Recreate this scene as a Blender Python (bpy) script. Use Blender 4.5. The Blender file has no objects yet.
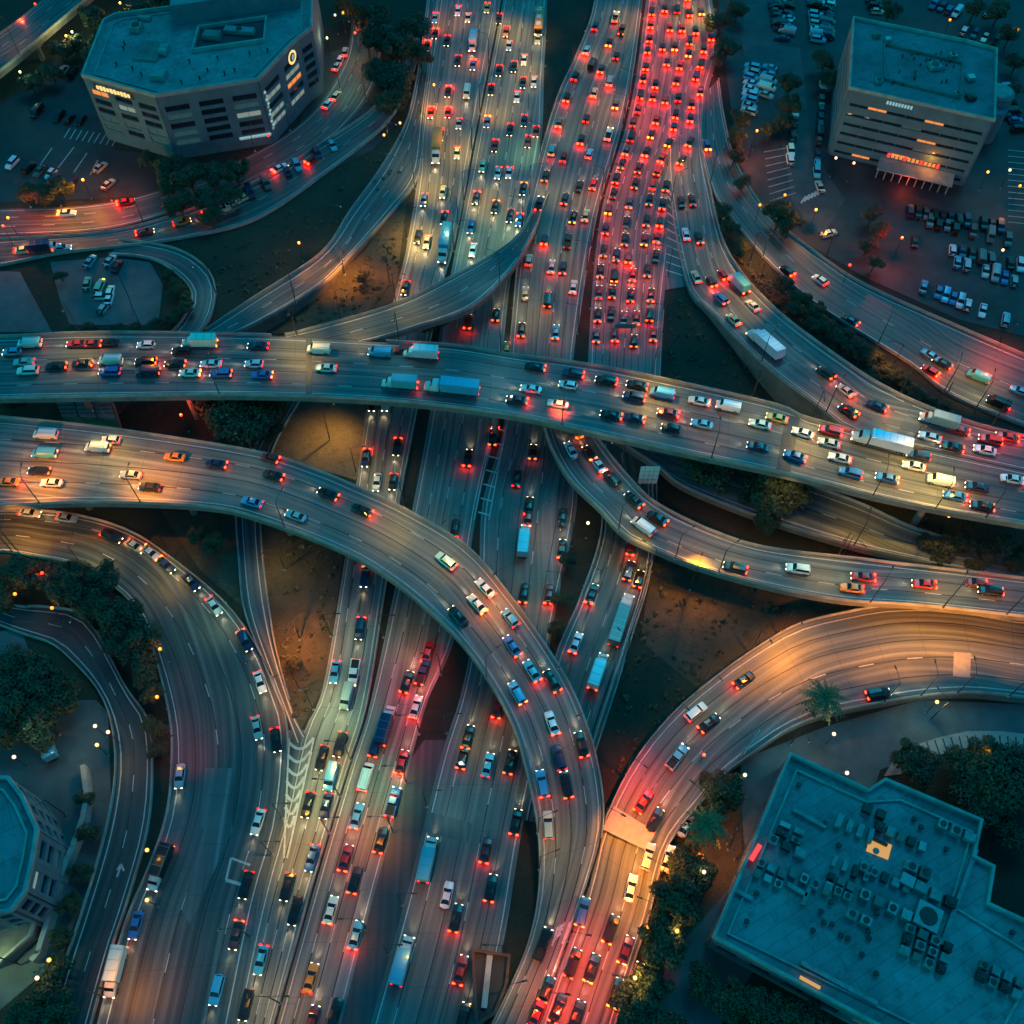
import bpy, math, random
from mathutils import Vector, Matrix, noise
R_ = math.radians
C = bpy.context.scene.collection
scene = bpy.context.scene
# ------------------------------------------------------------------ camera, world, sun, exposure
CAMH, TILT, FPX = 190.0, R_(31.7), 1000.0
cd = bpy.data.cameras.new("camera"); cam = bpy.data.objects.new("camera", cd); C.objects.link(cam)
cam.location = (0, 0, CAMH); cam.rotation_euler = (TILT, 0, 0)
cd.sensor_width = 36; cd.lens = FPX / 1024 * 36; cd.clip_start = 1; cd.clip_end = 6000
scene.camera = cam
w = bpy.data.worlds.new("World"); scene.world = w; w.use_nodes = True
nt = w.node_tree; nt.nodes.clear()
sky = nt.nodes.new('ShaderNodeTexSky'); sky.sky_type = 'NISHITA'; sky.sun_disc = False
sky.sun_elevation = R_(3); sky.sun_rotation = R_(250)
tint = nt.nodes.new('ShaderNodeMix'); tint.data_type = 'RGBA'; tint.blend_type = 'MULTIPLY'; tint.inputs[0].default_value = 1
tint.inputs[7].default_value = (0.004, 0.60, 1.0, 1)
bg = nt.nodes.new('ShaderNodeBackground'); bg.inputs[1].default_value = 0.15
wo = nt.nodes.new('ShaderNodeOutputWorld')
nt.links.new(sky.outputs[0], tint.inputs[6]); nt.links.new(tint.outputs[2], bg.inputs[0]); nt.links.new(bg.outputs[0], wo.inputs[0])
sl = bpy.data.lights.new("sun", 'SUN'); sl.energy = 0.5; sl.angle = R_(25); sl.color = (0.005, 0.33, 0.45)
sun = bpy.data.objects.new("sun", sl); C.objects.link(sun); sun.rotation_euler = (R_(35), 0, R_(160))
vs = scene.view_settings
scene.display_settings.display_device = 'sRGB'
vs.view_transform = 'Standard'; vs.look = 'None'; vs.gamma = 1; vs.use_curve_mapping = False; vs.exposure = 1.6
cy = scene.cycles
cy.use_denoising = True; cy.max_bounces = 4; cy.diffuse_bounces = 2; cy.glossy_bounces = 2; cy.transmission_bounces = 2
cy.sample_clamp_indirect = 2.0; cy.use_light_tree = True; cy.caustics_reflective = False; cy.caustics_refractive = False

def U(px, py, z=0.0):
    u = (px - 512) / FPX; v = (512 - py) / FPX
    ct, st = math.cos(TILT), math.sin(TILT)
    d = (u, v * ct + st, v * st - ct); s = (z - CAMH) / d[2]
    return Vector((d[0] * s, d[1] * s, z))
def PJ(p):
    z = p[2] - CAMH; ct, st = math.cos(TILT), math.sin(TILT)
    up = p[1] * ct + z * st; fw = p[1] * st - z * ct
    return 512 + FPX * p[0] / fw, 512 - FPX * up / fw

# ------------------------------------------------------------------ materials
def srgb(h):
    h = h.lstrip('#'); o = []
    for i in (0, 2, 4):
        c = int(h[i:i + 2], 16) / 255; o.append(c / 12.92 if c <= .04045 else ((c + .055) / 1.055) ** 2.4)
    return tuple(o)
def newmat(name):
    m = bpy.data.materials.new(name); m.use_nodes = True
    return m, m.node_tree, m.node_tree.nodes['Principled BSDF']
def mixn(nt, a, b, fac, blend='MIX'):
    n = nt.nodes.new('ShaderNodeMix'); n.data_type = 'RGBA'; n.blend_type = blend
    for idx, v in ((6, a), (7, b)):
        if isinstance(v, (tuple, list)): n.inputs[idx].default_value = (*v[:3], 1)
        else: nt.links.new(v, n.inputs[idx])
    if isinstance(fac, (int, float)): n.inputs[0].default_value = fac
    else: nt.links.new(fac, n.inputs[0])
    return n.outputs[2]
def ramp(nt, src, a, b):
    n = nt.nodes.new('ShaderNodeMapRange'); n.inputs[1].default_value = a; n.inputs[2].default_value = b
    nt.links.new(src, n.inputs[0]); return n.outputs[0]
def noi(nt, vec, scale, detail=4, rough=.6):
    n = nt.nodes.new('ShaderNodeTexNoise'); n.inputs['Scale'].default_value = scale
    n.inputs['Detail'].default_value = detail; n.inputs['Roughness'].default_value = rough
    if vec is not None: nt.links.new(vec, n.inputs['Vector'])
    return n.outputs[0]
def geo_pos(nt): return nt.nodes.new('ShaderNodeNewGeometry').outputs['Position']
def scaled(nt, vec, s, off=(0, 0, 0)):
    n = nt.nodes.new('ShaderNodeMapping'); n.inputs['Scale'].default_value = s; n.inputs['Location'].default_value = off
    nt.links.new(vec, n.inputs['Vector']); return n.outputs[0]
def plain(name, col, rough=.7, metal=0, var=.25, scale=.6):
    m, nt, b = newmat(name)
    f = noi(nt, geo_pos(nt), scale, 5)
    c = mixn(nt, tuple(x * (1 - var) for x in col), tuple(min(1, x * (1 + var)) for x in col), ramp(nt, f, .3, .7))
    nt.links.new(c, b.inputs['Base Color']); b.inputs['Roughness'].default_value = rough; b.inputs['Metallic'].default_value = metal
    return m
def emit(name, col, st, base=(.05, .06, .07)):
    m, nt, b = newmat(name)
    b.inputs['Base Color'].default_value = (*base, 1)
    b.inputs['Emission Color'].default_value = (*col, 1); b.inputs['Emission Strength'].default_value = st
    return m
def road_mat(name, col, seed=0, wear=.55):
    m, nt, b = newmat(name)
    uv = nt.nodes.new('ShaderNodeUVMap').outputs[0]
    s1 = noi(nt, scaled(nt, uv, (1.1, .010, 1), (seed, seed * 3, 0)), 1, 3, .55)
    s2 = noi(nt, scaled(nt, uv, (3.5, .03, 1), (seed * 2, 0, 0)), 1, 2, .5)
    big = noi(nt, geo_pos(nt), .035, 4)
    fine = noi(nt, geo_pos(nt), 1.6, 5, .7)
    # wheel paths: two per 3.5 m lane
    sep = nt.nodes.new('ShaderNodeSeparateXYZ'); nt.links.new(uv, sep.inputs[0])
    mu = nt.nodes.new('ShaderNodeMath'); mu.operation = 'MULTIPLY'; mu.inputs[1].default_value = 2 * math.pi / 1.75
    nt.links.new(sep.outputs[0], mu.inputs[0])
    co = nt.nodes.new('ShaderNodeMath'); co.operation = 'COSINE'; nt.links.new(mu.outputs[0], co.inputs[0])
    wp = ramp(nt, co.outputs[0], .9, -1.0)
    lo = tuple(x * (1 - wear) for x in col); hi = tuple(x * (1 + wear * .75) for x in col)
    c = mixn(nt, lo, hi, ramp(nt, s1, .32, .68))
    c = mixn(nt, c, tuple(x * .55 for x in col), mul(nt, ramp(nt, s2, .48, .72), .85))
    c = mixn(nt, c, tuple(x * .42 for x in col), mul(nt, wp, .55))
    c = mixn(nt, c, tuple(x * 1.5 for x in col), mul(nt, ramp(nt, big, .5, .75), .5))
    c = mixn(nt, c, tuple(x * .35 for x in col), mul(nt, ramp(nt, fine, .55, .8), .55))
    # transverse slab joints every 9 m
    fr = nt.nodes.new('ShaderNodeMath'); fr.operation = 'PINGPONG'; fr.inputs[1].default_value = 4.5
    nt.links.new(sep.outputs[1], fr.inputs[0])
    j = ramp(nt, fr.outputs[0], .12, .04)
    c = mixn(nt, c, tuple(x * .35 for x in col), mul(nt, j, .45))
    nt.links.new(c, b.inputs['Base Color'])
    r = mul(nt, ramp(nt, s1, .3, .7), .22); ad = nt.nodes.new('ShaderNodeMath'); ad.operation = 'ADD'; ad.inputs[1].default_value = .42
    nt.links.new(r, ad.inputs[0]); nt.links.new(ad.outputs[0], b.inputs['Roughness'])
    return m
def mul(nt, s, k):
    n = nt.nodes.new('ShaderNodeMath'); n.operation = 'MULTIPLY'; n.inputs[1].default_value = k
    nt.links.new(s, n.inputs[0]); return n.outputs[0]

M = {}
M['road_a'] = road_mat('concrete_road_light', (.18, .185, .175), 1, .65)
M['road_b'] = road_mat('concrete_road', (.125, .14, .145), 7, .65)
M['road_c'] = road_mat('worn_asphalt', (.08, .098, .105), 13, .65)
M['road_d'] = road_mat('dark_asphalt', (.05, .053, .06), 19, .45)
M['tar'] = plain('joint_tar', (.022, .024, .026), .6, var=.5, scale=.8)
M['slab'] = plain('pale_slab', (.27, .265, .25), .8, var=.15, scale=.8)
M['paint'] = plain('road_paint', (.44, .44, .43), .6, var=.25, scale=1.5)
M['ypaint'] = plain('yellow_paint', (.60, .42, .12), .6, var=.25, scale=1.5)
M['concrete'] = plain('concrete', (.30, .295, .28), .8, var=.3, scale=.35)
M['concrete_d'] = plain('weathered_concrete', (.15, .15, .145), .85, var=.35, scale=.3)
def roof_mat(name, col, seam):
    m, nt, b = newmat(name); p = geo_pos(nt)
    c = mixn(nt, tuple(x * .6 for x in col), tuple(x * 1.2 for x in col), ramp(nt, noi(nt, p, .09, 5, .65), .32, .68))
    c = mixn(nt, c, tuple(x * .35 for x in col), mul(nt, ramp(nt, noi(nt, p, .35, 6, .75), .52, .7), .7))
    c = mixn(nt, c, tuple(x * .3 for x in col), mul(nt, ramp(nt, noi(nt, p, 2.5, 4, .8), .58, .75), .5))
    vo = nt.nodes.new('ShaderNodeTexVoronoi'); vo.inputs['Scale'].default_value = .22; nt.links.new(p, vo.inputs['Vector'])
    c = mixn(nt, c, tuple(x * .5 for x in col), mul(nt, ramp(nt, vo.outputs['Distance'], .18, .12), .55))
    br = nt.nodes.new('ShaderNodeTexBrick'); br.inputs['Scale'].default_value = 1; br.inputs['Brick Width'].default_value = 12; br.inputs['Row Height'].default_value = seam
    br.inputs['Mortar Size'].default_value = .06; br.inputs['Color1'].default_value = (1, 1, 1, 1); br.inputs['Color2'].default_value = (.82, .82, .82, 1); br.inputs['Mortar'].default_value = (.4, .4, .4, 1)
    mp = nt.nodes.new('ShaderNodeMapping'); mp.inputs['Rotation'].default_value = (0, 0, -.5); nt.links.new(p, mp.inputs['Vector']); nt.links.new(mp.outputs[0], br.inputs['Vector'])
    c = mixn(nt, c, br.outputs['Color'], .7, 'MULTIPLY')
    nt.links.new(c, b.inputs['Base Color']); b.inputs['Roughness'].default_value = .8; return m
M['roof'] = roof_mat('roof_membrane', (.24, .265, .28), 2.2)
M['roof2'] = roof_mat('roof_gravel', (.17, .19, .21), 5)
M['wall'] = plain('facade_concrete', (.08, .15, .19), .8, var=.2, scale=.25)
M['walld'] = plain('facade_dark', (.10, .10, .105), .8, var=.3, scale=.25)
M['asph'] = plain('lot_asphalt', (.028, .031, .036), .7, var=.5, scale=.12)
M['asph2'] = plain('service_asphalt', (.05, .056, .064), .7, var=.4, scale=.15)
M['plaza'] = plain('plaza_paving', (.065, .088, .10), .75, var=.3, scale=.2)
M['metal'] = plain('galvanised_metal', (.30, .31, .32), .45, .6, var=.2, scale=2)
M['dmetal'] = plain('dark_metal', (.035, .037, .04), .5, .3, var=.3, scale=2)
M['hvac'] = plain('hvac_housing', (.22, .23, .24), .6, .1, var=.35, scale=.7)
M['rubber'] = plain('rubber', (.015, .015, .016), .8)
M['bark'] = plain('bark', (.07, .05, .035), .9, var=.4, scale=3)
M['brown'] = plain('rust_brown', (.10, .045, .03), .8, var=.4)
M['white'] = plain('white_panel', (.62, .63, .62), .5, var=.15, scale=1.2)
M['tealp'] = plain('teal_panel', (.20, .50, .52), .45, var=.15, scale=1.2)
m, nt, b = newmat('glass_dark'); b.inputs['Base Color'].default_value = (.012, .014, .018, 1); b.inputs['Roughness'].default_value = .08; M['glass'] = m
m, nt, b = newmat('window_pane'); b.inputs['Base Color'].default_value = (.015, .02, .028, 1); b.inputs['Roughness'].default_value = .15; M['pane'] = m
m, nt, b = newmat('car_paint'); oi = nt.nodes.new('ShaderNodeObjectInfo'); nt.links.new(oi.outputs['Color'], b.inputs['Base Color'])
b.inputs['Roughness'].default_value = .28; b.inputs['Coat Weight'].default_value = .5; b.inputs['Metallic'].default_value = .1; M['carpaint'] = m
m, nt, b = newmat('car_paint_mixed'); at = nt.nodes.new('ShaderNodeAttribute'); at.attribute_name = 'col'; nt.links.new(at.outputs['Color'], b.inputs['Base Color'])
b.inputs['Roughness'].default_value = .3; M['carattr'] = m
M['tail'] = emit('tail_lamp_lit', (1, .006, .001), 2.5, (.3, .01, .01))
M['brake'] = emit('brake_lamp_lit', (1, .0055, .0006), 32, (.3, .01, .01))
M['amber'] = emit('amber_lamp_lit', (1, .045, .002), 14, (.4, .2, .05))
M['head'] = emit('head_lamp_lit', (1, .76, .42), 4, (.8, .8, .8))
M['headoff'] = plain('lamp_lens', (.5, .5, .5), .2)
M['tailoff'] = plain('tail_lens', (.2, .01, .01), .2)
M['win_warm'] = emit('lit_window_warm', (1, .30, .06), .3)
M['win_white'] = emit('lit_window_white', (.7, .9, .75), .09)
M['win_dim'] = emit('lit_window_dim', (.15, .55, .55), .03)
M['sign_y'] = emit('sign_yellow', (1, .70, .25), .38)
M['sign_w'] = emit('sign_pale', (.45, .85, .9), .18)
M['sign_r'] = emit('sign_red', (1, .03, .02), .6)
M['panel_y'] = emit('panel_amber', (1, .5, .10), .22)
M['lampglass'] = {}
def leaf_mat(name, a, bcol):
    m, nt, b = newmat(name)
    g = nt.nodes.new('ShaderNodeNewGeometry')
    f = noi(nt, g.outputs['Position'], .55, 3)
    ad = nt.nodes.new('ShaderNodeMath'); ad.operation = 'MULTIPLY_ADD'; ad.inputs[1].default_value = .55
    nt.links.new(g.outputs['Random Per Island'], ad.inputs[0]); nt.links.new(mul(nt, f, .55), ad.inputs[2])
    c = mixn(nt, a, bcol, ramp(nt, ad.outputs[0], .25, .85))
    nt.links.new(c, b.inputs['Base Color']); b.inputs['Roughness'].default_value = .65
    return m
M['leaf'] = leaf_mat('foliage', (.010, .020, .010), (.05, .075, .03))
M['leaf2'] = leaf_mat('foliage_dry', (.02, .022, .01), (.09, .085, .04))
M['frond'] = leaf_mat('palm_frond', (.03, .05, .02), (.10, .15, .05))
def ground_mat(name, a, b_, c_, s=.03):
    m, nt, b = newmat(name); p = geo_pos(nt)
    c = mixn(nt, a, b_, ramp(nt, noi(nt, p, s, 6, .6), .42, .6))
    c = mixn(nt, c, c_, mul(nt, ramp(nt, noi(nt, p, .5, 6, .75), .5, .72), .7))
    nt.links.new(c, b.inputs['Base Color']); b.inputs['Roughness'].default_value = .95
    c = mixn(nt, c, c_, mul(nt, ramp(nt, noi(nt, p, 2.2, 5, .8), .52, .66), .8)); c = mixn(nt, c, tuple(x * 1.7 for x in b_), mul(nt, ramp(nt, noi(nt, p, .16, 7, .75), .58, .7), .55)); nt.links.new(c, b.inputs['Base Color'])
    bp = nt.nodes.new('ShaderNodeBump'); bp.inputs['Strength'].default_value = .6; bp.inputs['Distance'].default_value = .5
    nt.links.new(noi(nt, p, 1.2, 5, .7), bp.inputs['Height']); nt.links.new(bp.outputs[0], b.inputs['Normal'])
    return m
M['ground'] = ground_mat('ground_cover', (.013, .019, .013), (.036, .030, .021), (.008, .012, .009))
M['grass'] = ground_mat('short_grass', (.014, .026, .018), (.024, .036, .022), (.009, .017, .011), .06)
M['dirt'] = ground_mat('bare_dirt', (.15, .11, .075), (.20, .15, .10), (.06, .045, .03), .05)
M['soil'] = ground_mat('brown_soil', (.045, .045, .03), (.085, .068, .045), (.02, .022, .016), .05)

# ------------------------------------------------------------------ mesh builder
class MB:
    def __init__(s): s.v = []; s.f = []; s.mi = []; s.uv = []; s.col = []; s.mats = []
    def m(s, k):
        mt = M[k] if isinstance(k, str) else k
        if mt not in s.mats: s.mats.append(mt)
        return s.mats.index(mt)
    def face(s, pts, mat, uv=None, col=None):
        i = len(s.v); s.v += [tuple(p) for p in pts]; s.f.append(tuple(range(i, i + len(pts)))); s.mi.append(s.m(mat))
        s.uv += list(uv) if uv else [(p[0], p[1]) for p in pts]
        s.col.append(col or (1, 1, 1))
    def box(s, c, d, mat, X=Vector((1, 0, 0)), Y=None, Z=Vector((0, 0, 1)), col=None, top=(1, 1)):
        Y = Y or Z.cross(X); c = Vector(c); a, b_, h = d[0] / 2, d[1] / 2, d[2] / 2
        P = []
        for k in (-1, 1):
            tx, ty = (top if k == 1 else (1, 1))
            for (i, j) in ((-1, -1), (1, -1), (1, 1), (-1, 1)): P.append(c + X * a * i * tx + Y * b_ * j * ty + Z * h * k)
        for q in ((3, 2, 1, 0), (4, 5, 6, 7), (0, 1, 5, 4), (1, 2, 6, 5), (2, 3, 7, 6), (3, 0, 4, 7)): s.face([P[i] for i in q], mat, col=col)
    def prism(s, poly, z0, z1, mat, side=None, cap=True):
        n = len(poly); ar = sum(poly[i][0] * poly[(i + 1) % n][1] - poly[(i + 1) % n][0] * poly[i][1] for i in range(n))
        if ar < 0: poly = poly[::-1]
        for i in range(n):
            a, b_ = poly[i], poly[(i + 1) % n]
            s.face([(a[0], a[1], z0), (b_[0], b_[1], z0), (b_[0], b_[1], z1), (a[0], a[1], z1)], side or mat)
        if cap: s.face([(p[0], p[1], z1) for p in poly], mat)
    def tube(s, a, b_, r0, r1, mat, n=8, caps=True, col=None):
        a, b_ = Vector(a), Vector(b_); d = (b_ - a).normalized()
        x = d.orthogonal().normalized(); y = d.cross(x)
        A = [a + (x * math.cos(t) + y * math.sin(t)) * r0 for t in [2 * math.pi * i / n for i in range(n)]]
        B = [b_ + (x * math.cos(t) + y * math.sin(t)) * r1 for t in [2 * math.pi * i / n for i in range(n)]]
        for i in range(n): s.face([A[i], A[(i + 1) % n], B[(i + 1) % n], B[i]], mat, col=col)
        if caps: s.face(B, mat, col=col); s.face(A[::-1], mat, col=col)
    def sphere(s, c, r, mat, n=10, k=6, zs=1):
        c = Vector(c)
        P = lambda i, j: c + Vector((math.sin(math.pi * j / k) * math.cos(2 * math.pi * i / n) * r, math.sin(math.pi * j / k) * math.sin(2 * math.pi * i / n) * r, math.cos(math.pi * j / k) * r * zs))
        for j in range(k):
            for i in range(n):
                q = [P(i, j), P(i, j + 1), P(i + 1, j + 1), P(i + 1, j)]
                if j == 0: q = [q[0], q[1], q[2]]
                elif j == k - 1: q = [q[0], q[1], q[3]]
                s.face(q, mat)
    def build(s, name, parent=None, smooth=False, usecol=False):
        me = bpy.data.meshes.new(name); me.from_pydata(s.v, [], s.f)
        for mt in s.mats: me.materials.append(mt)
        me.polygons.foreach_set('material_index', s.mi)
        ul = me.uv_layers.new(name='UVMap'); flat = []
        for q in s.uv: flat += [q[0], q[1]]
        ul.data.foreach_set('uv', flat)
        if usecol:
            ca = me.color_attributes.new('col', 'FLOAT_COLOR', 'CORNER'); fl = []
            for f, c in zip(s.f, s.col): fl += [c[0], c[1], c[2], 1] * len(f)
            ca.data.foreach_set('color', fl)
        if smooth: me.polygons.foreach_set('use_smooth', [True] * len(s.f))
        me.update()
        o = bpy.data.objects.new(name, me); C.objects.link(o)
        if parent: o.parent = parent
        return o
def tag(o, label=None, cat=None, group=None, kind=None):
    if label: o['label'] = label
    if cat: o['category'] = cat
    if group: o['group'] = group
    if kind: o['kind'] = kind
    return o
def empty(name, loc=(0, 0, 0)):
    o = bpy.data.objects.new(name, None); o.empty_display_size = .5; C.objects.link(o); o.location = loc; return o
def local(mb, o):   # shift a builder's world points into its empty's frame
    L = o.location
    mb.v = [(p[0] - L[0], p[1] - L[1], p[2] - L[2]) for p in mb.v]
    return mb
ORD = ['', 'first', 'second', 'third', 'fourth', 'fifth', 'sixth', 'seventh', 'eighth', 'ninth', 'tenth', 'eleventh', 'twelfth', 'thirteenth',
       'fourteenth', 'fifteenth', 'sixteenth', 'seventeenth', 'eighteenth', 'nineteenth', 'twentieth']
def ordn(n):
    if n <= 20: return ORD[n]
    t = {2: 'twenty', 3: 'thirty', 4: 'forty', 5: 'fifty', 6: 'sixty'}[n // 10]
    return t + '-' + ORD[n % 10] if n % 10 else {'twenty': 'twentieth', 'thirty': 'thirtieth', 'forty': 'fortieth', 'fifty': 'fiftieth', 'sixty': 'sixtieth'}[t]

# ------------------------------------------------------------------ ground
g = MB(); S = 2600
g.face([(-S, -S, 0), (S, -S, 0), (S, S, 0), (-S, S, 0)], 'ground'); tag(g.build('ground'), kind='structure')
PZ = [0.01]
def patch(name, pts, mat, z=None):
    PZ[0] += .006; zz = PZ[0] if z is None else z
    b = MB(); b.face([U(x, y, zz) for x, y in pts], mat)
    me = b.build(name); tag(me, kind='structure')
    if me.data.polygons[0].normal.z < 0: me.data.flip_normals()
    return me
patch('grass', [(180, 240), (300, 190), (395, 120), (415, 80), (415, 175), (350, 220), (290, 275), (215, 325)], 'grass')
patch('dirt', [(262, 322), (330, 285), (365, 250), (408, 190), (402, 240), (395, 300), (310, 332), (262, 334)], 'soil')
patch('dirt', [(280, 400), (372, 405), (356, 480), (270, 455)], 'dirt')
patch('dirt', [(262, 520), (345, 545), (326, 680), (300, 732), (276, 680), (262, 600)], 'soil')
patch('dirt', [(655, 550), (800, 590), (1000, 610), (870, 612), (760, 650), (690, 700), (640, 640)], 'soil')
patch('grass', [(640, 640), (700, 690), (610, 790), (594, 740)], 'grass')
patch('grass', [(664, 260), (700, 290), (800, 400), (780, 410), (655, 380)], 'grass')
patch('dirt', [(735, 255), (860, 350), (960, 420), (880, 390), (780, 310)], 'soil')
patch('dirt', [(780, 490), (1040, 560), (1040, 520), (930, 500), (800, 475)], 'soil')
patch('dirt', [(160, 510), (240, 515), (246, 610), (200, 570)], 'soil')
patch('dirt', [(700, 800), (745, 780), (740, 880), (650, 990), (640, 960)], 'soil')
patch('parking_lot', [(-60, 120), (20, 95), (88, 60), (115, 150), (200, 160), (160, 195), (60, 200), (-60, 205)], 'asph')
patch('parking_lot', [(310, 60), (352, 45), (400, 120), (372, 150), (300, 185), (225, 215), (150, 200), (260, 150), (300, 125)], 'asph')
patch('parking_lot', [(712, -60), (1080, -60), (1080, 350), (960, 320), (870, 280), (800, 240), (745, 190), (730, 100), (722, 40)], 'asph')
patch('service_road', [(752, -50), (775, -50), (778, 45), (800, 48), (812, 150), (845, 200), (820, 240), (792, 200), (778, 120), (745, 60), (742, 40)], 'asph2')
patch('parking_lot', [(50, 262), (110, 257), (150, 262), (163, 285), (158, 325), (70, 325), (60, 300)], 'plaza')
patch('plaza', [(740, 760), (830, 725), (920, 700), (1060, 706), (1060, 770), (930, 750), (880, 770), (860, 850), (760, 960), (700, 1060), (630, 1060), (650, 980), (745, 870)], 'plaza')
patch('forecourt', [(-60, 640), (20, 628), (60, 665), (108, 712), (112, 830), (60, 960), (-60, 1060)], 'plaza')
patch('lawn', [(20, 625), (70, 650), (100, 700), (75, 700), (30, 655)], 'grass')
patch('shoulder', [(285, 730), (305, 730), (288, 820), (266, 900), (236, 1045), (220, 1045), (248, 900), (270, 820)], 'road_c', .035)
patch('shoulder', [(424, 740), (446, 740), (412, 890), (370, 1045), (333, 1045), (366, 910), (405, 768)], 'road_d', .035)
patch('gravel_bed', [(-50, 390), (140, 392), (110, 425), (-50, 415)], 'soil')
patch('service_court', [(-60, 268), (20, 272), (52, 332), (-60, 332)], 'plaza')

# ------------------------------------------------------------------ roads
def spline(pts, n):
    P = [Vector((p[0], p[1])) for p in pts]
    P = [P[0] * 2 - P[1]] + P + [P[-1] * 2 - P[-2]]
    dense = []
    for i in range(1, len(P) - 2):
        p0, p1, p2, p3 = P[i - 1:i + 3]
        for k in range(24):
            t = k / 24
            dense.append(.5 * ((2 * p1) + (p2 - p0) * t + (2 * p0 - 5 * p1 + 4 * p2 - p3) * t * t + (3 * p1 - p0 - 3 * p2 + p3) * t ** 3))
    dense.append(P[-2]); L = [0]
    for a, b_ in zip(dense, dense[1:]): L.append(L[-1] + (b_ - a).length)
    out = []; j = 0
    for i in range(n):
        d = L[-1] * i / (n - 1)
        while j < len(L) - 2 and L[j + 1] < d: j += 1
        t = (d - L[j]) / max(1e-6, L[j + 1] - L[j]); out.append(dense[j].lerp(dense[j + 1], t))
    return out
def prof(zs, t):
    if isinstance(zs, (int, float)): return zs
    for (a, za), (b_, zb) in zip(zs, zs[1:]):
        if t <= b_:
            k = max(0, (t - a) / (b_ - a)); k = k * k * (3 - 2 * k); return za + (zb - za) * k
    return zs[-1][1]
ROADS = {}
def quadstrip(b, A, B, mat, dz, uvs=None):
    for i in range(len(A) - 1):
        a, b2, c, d = A[i], B[i], B[i + 1], A[i + 1]
        q = [a, b2, c, d]; z = Vector((0, 0, dz)); q = [p + z for p in q]
        u = uvs[i] if uvs else None
        if (q[1] - q[0]).cross(q[2] - q[0]).z < 0: q = q[::-1]; u = u[::-1] if u else None
        b.face(q, mat, u)
def strip_box(b, A, side, wdt, z0, z1, mat):
    """barrier running along polyline A (3D), width towards `side` vectors"""
    for i in range(len(A) - 1):
        a, c = A[i], A[i + 1]; sa, sc = side[i] * wdt, side[i + 1] * wdt
        P = [a, a + sa, c + sc, c]
        lo = [Vector((p.x, p.y, p.z + z0)) for p in P]
        k = .25
        Pt = [a + sa * k, a + sa * (1 - k), c + sc * (1 - k), c + sc * k]
        hi = [Vector((p.x, p.y, p.z + z1)) for p in Pt]
        b.face(hi, mat); b.face([lo[0], hi[0], hi[3], lo[3]], mat); b.face([lo[1], lo[2], hi[2], hi[1]], mat)
        if i == 0: b.face([lo[0], lo[1], hi[1], hi[0]], mat)
        if i == len(A) - 2: b.face([lo[3], hi[3], hi[2], lo[2]], mat)
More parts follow.
